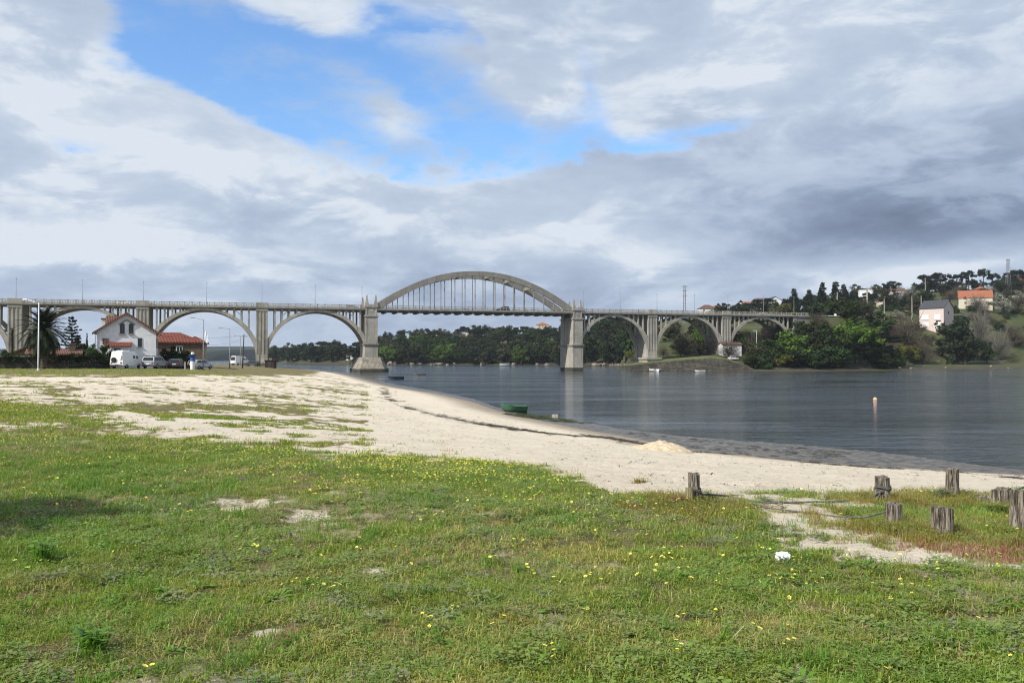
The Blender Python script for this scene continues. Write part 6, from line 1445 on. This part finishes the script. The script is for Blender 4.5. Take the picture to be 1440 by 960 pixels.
# strand line and green weed by the boat
tv, tf = leaves(40, .22, .05, .05, 57)
L_ = np.array(wl); pts = []
for i in range(len(L_) - 1):
    for k in range(150):
        q = L_[i] + (L_[i + 1] - L_[i]) * gr_.rand(); o_ = gr_.normal(0, .35 + .004 * q[1], 2); pts.append((q[0] + o_[0], q[1] + o_[1]))
L2 = np.array(wl2)
for i in range(len(L2) - 1):
    for k in range(60):
        q = L2[i] + (L2[i + 1] - L2[i]) * gr_.rand(); o_ = gr_.normal(0, .35, 2); pts.append((q[0] + o_[0], q[1] + o_[1]))
pts = np.array(pts); kp = fbm(pts[:, 0] * .6, pts[:, 1] * .6, 3) > .47; pts = pts[kp]; Z = zground(pts[:, 0], pts[:, 1]); scatter('strand_weed', 'dark line of washed-up seaweed along the beach', tv, tf, ['seaweed'], None, np.column_stack([pts, Z]), rots(len(pts), .1), scl(len(pts), .4, 1.2, .7))
q0 = poly_world([(705, 582), (760, 580), (800, 587), (850, 597), (800, 594), (750, 590)]); xs_ = [q[0] for q in q0]; ys_ = [q[1] for q in q0]; cx = gr_.uniform(min(xs_), max(xs_), 3000); cy = gr_.uniform(min(ys_), max(ys_), 3000); kp = inside(q0, cx, cy) & (fbm(cx * .9, cy * .9, 3) > .42); cx, cy = cx[kp], cy[kp]
scatter('green_seaweed', 'patch of green seaweed on the shore beside the green boat', tv, tf, ['seaweed_green'], None, np.column_stack([cx, cy, zground(cx, cy)]), rots(len(cx), .1), scl(len(cx), .6, 1.5, .7))
q0 = poly_world([(800, 596), (960, 616), (1100, 627), (1200, 636), (1200, 648), (1060, 640), (960, 628), (860, 606)]); xs_ = [q[0] for q in q0]; ys_ = [q[1] for q in q0]; cx = gr_.uniform(min(xs_), max(xs_), 2600); cy = gr_.uniform(min(ys_), max(ys_), 2600); kp = inside(q0, cx, cy) & (fbm(cx * .7, cy * .7, 3) > .50); cx, cy = cx[kp], cy[kp]
scatter('mud_weed', 'dark weed scattered over the wet mud at the water edge', tv, tf, ['seaweed'], None, np.column_stack([cx, cy, zground(cx, cy)]), rots(len(cx), .1), scl(len(cx), .4, 1.0, .5))
# yellow flowers: the far ones as a carpet
tv, tf, mi = flowers(6, .17, .0115, .04, .10, 3)
def fl_d(x, y, M):
    px, py = M[3], M[4]
    b = 1.0 * np.exp(-((py - 652) / 20) ** 2 - ((px - 560) / 210) ** 2) + .55 * np.exp(-((py - 575) / 14) ** 2 - ((px - 60) / 130) ** 2) + .6 * np.exp(-((py - 622) / 10) ** 2 - ((px - 330) / 110) ** 2) + .35 * np.exp(-((py - 690) / 25) ** 2 - ((px - 760) / 200) ** 2) + .09
    return M[0] * np.clip(b, 0, 1) * (.12 + .88 * sstep(fbm(x * 1.1 + 5, y * 1.1, 3), .40, .58))
P, M_ = sample(110000, 6, 60, lambda x, y, M: fl_d(x, y, M) * .9); scatter('yellow_flowers', 'carpet of small yellow flowers across the meadow', tv, tf, ['flower_yellow', 'grass_lush', 'flower_centre'], mi, P, rots(len(P), .1), scl(len(P), .8, 1.5))
# the nearest flowers one by one
fm = []
for s_ in range(4):
    tv, tf, mi = flowers(1, 0, .0125, .04, .08, 60 + s_, 8); v_ = [q for q in tv]
    me1 = bpy.data.meshes.new('stem'); me1.from_pydata(v_[:4], [], [tf[0]]); me1.materials.append(MATS['grass_lush'])
    me2 = bpy.data.meshes.new('petals'); me2.from_pydata(v_[4:36], [], [tuple(i - 4 for i in q) for q in tf[1:9]]); me2.materials.append(MATS['flower_yellow'])
    me3 = bpy.data.meshes.new('flower_centre'); me3.from_pydata(v_[36:], [], [(0, 1, 2, 3)]); me3.materials.append(MATS['flower_centre']); fm.append((me1, me2, me3))
clus = [(470, 835), (475, 842), (955, 940), (948, 935), (770, 935), (772, 942), (690, 795), (785, 830), (830, 822), (745, 810), (750, 812), (640, 865), (600, 890), (610, 893), (700, 890), (820, 880), (880, 790), (930, 790), (1060, 905), (1110, 925), (1265, 810), (1270, 800), (1275, 815), (1310, 820), (1380, 880), (1420, 940), (210, 956), (560, 785), (520, 770), (565, 762), (500, 775), (505, 770), (720, 712), (800, 745), (835, 750), (860, 748), (890, 755), (910, 765), (940, 787), (950, 785), (1016, 790), (1030, 770), (1245, 700), (1095, 790), (1020, 783), (960, 880), (1000, 870), (1100, 900), (1250, 950)]
k = 0
for px, py in clus:
    for j in range(3 if k < 60 else 2):
        q = hit(px + rnd.uniform(-9, 9), py + rnd.uniform(-5, 5)); z = float(zground(np.array([q.x]), np.array([q.y]))[0])
        t = thing('yellow_flower', 'small yellow flower standing singly in the near grass', 'flower', (q.x, q.y, z), rnd.random() * 6, 'yellow flowers in the near grass'); a = fm[k % 4]; k += 1; sz = rnd.uniform(.9, 1.35); t.scale = (sz,) * 3
        for nm, me in zip(('stem', 'petals', 'flower_centre'), a): linkmesh(nm, me, t)
# bushy plants at the foot of the slim post, and a few big weeds
def clump(px, py, wpx, hpx, label, mat, n=70, seed=0, cat='plant'):
    p = hit(px, py); w = wpx * p.y / F / 2; h = hpx * p.y / F; v, f = blades(n, w * .5, h * .5, h, .018, .9, seed); v2, f2 = leaves(n, w * .8, h * .22, h * .8, seed + 3); mb = MB().add(v, f).add(v2, f2)
    t = thing('leafy_plant', label, cat, p); mb.build('foliage', mat, t, fix=False); MB().tube([(0, 0, -.03), (0, 0, h * .4)], .008, 5).build('stem', 'bark', t); return t
clump(1325, 702, 34, 22, 'grey-green leafy plant left of the slim post', 'grey_leaf', 90, 1); clump(1352, 700, 30, 17, 'low grey-green plant right of the slim post', 'grey_leaf', 70, 2); clump(1370, 706, 26, 14, 'small grey-green plant by the low stump', 'grey_leaf', 50, 3); clump(1402, 722, 40, 20, 'green plant in front of the weathered stump', 'clover_leaf', 90, 4)
clump(955, 712, 30, 20, 'reddish plant left of the leftmost post', 'red_stem', 60, 5); clump(1255, 752, 34, 16, 'green weed at the foot of the dark stump', 'clover_leaf', 80, 6); clump(60, 790, 50, 40, 'tuft of long green leaves in the bare patch at lower left', 'grass_lush', 40, 7); clump(130, 915, 60, 45, 'broad tuft of long green leaves at the lower left edge', 'grass_lush', 60, 8); clump(900, 680, 40, 12, 'yellow-green weed on the sand edge', 'gold_grass', 50, 9)

# ------------------------------------------------------------------ the air over the estuary
HAZE = True
if HAZE:
    o = MB().box(-7000, 3000, -90, 7200, -3.5, 110).build('haze', 'concrete'); o.data.materials.clear(); hm = bpy.data.materials.new('haze'); nt = nodes_of(hm); pv = nt.nodes.new('ShaderNodeVolumePrincipled')
    pv.inputs['Color'].default_value = (.80, .88, 1, 1); pv.inputs['Density'].default_value = .00007; pv.inputs['Anisotropy'].default_value = .1; om = nt.nodes.new('ShaderNodeOutputMaterial'); nt.links.new(pv.outputs[0], om.inputs['Volume']); o.data.materials.append(hm)
    tag(o, 'thin bluish haze over the estuary', None, kind='stuff')
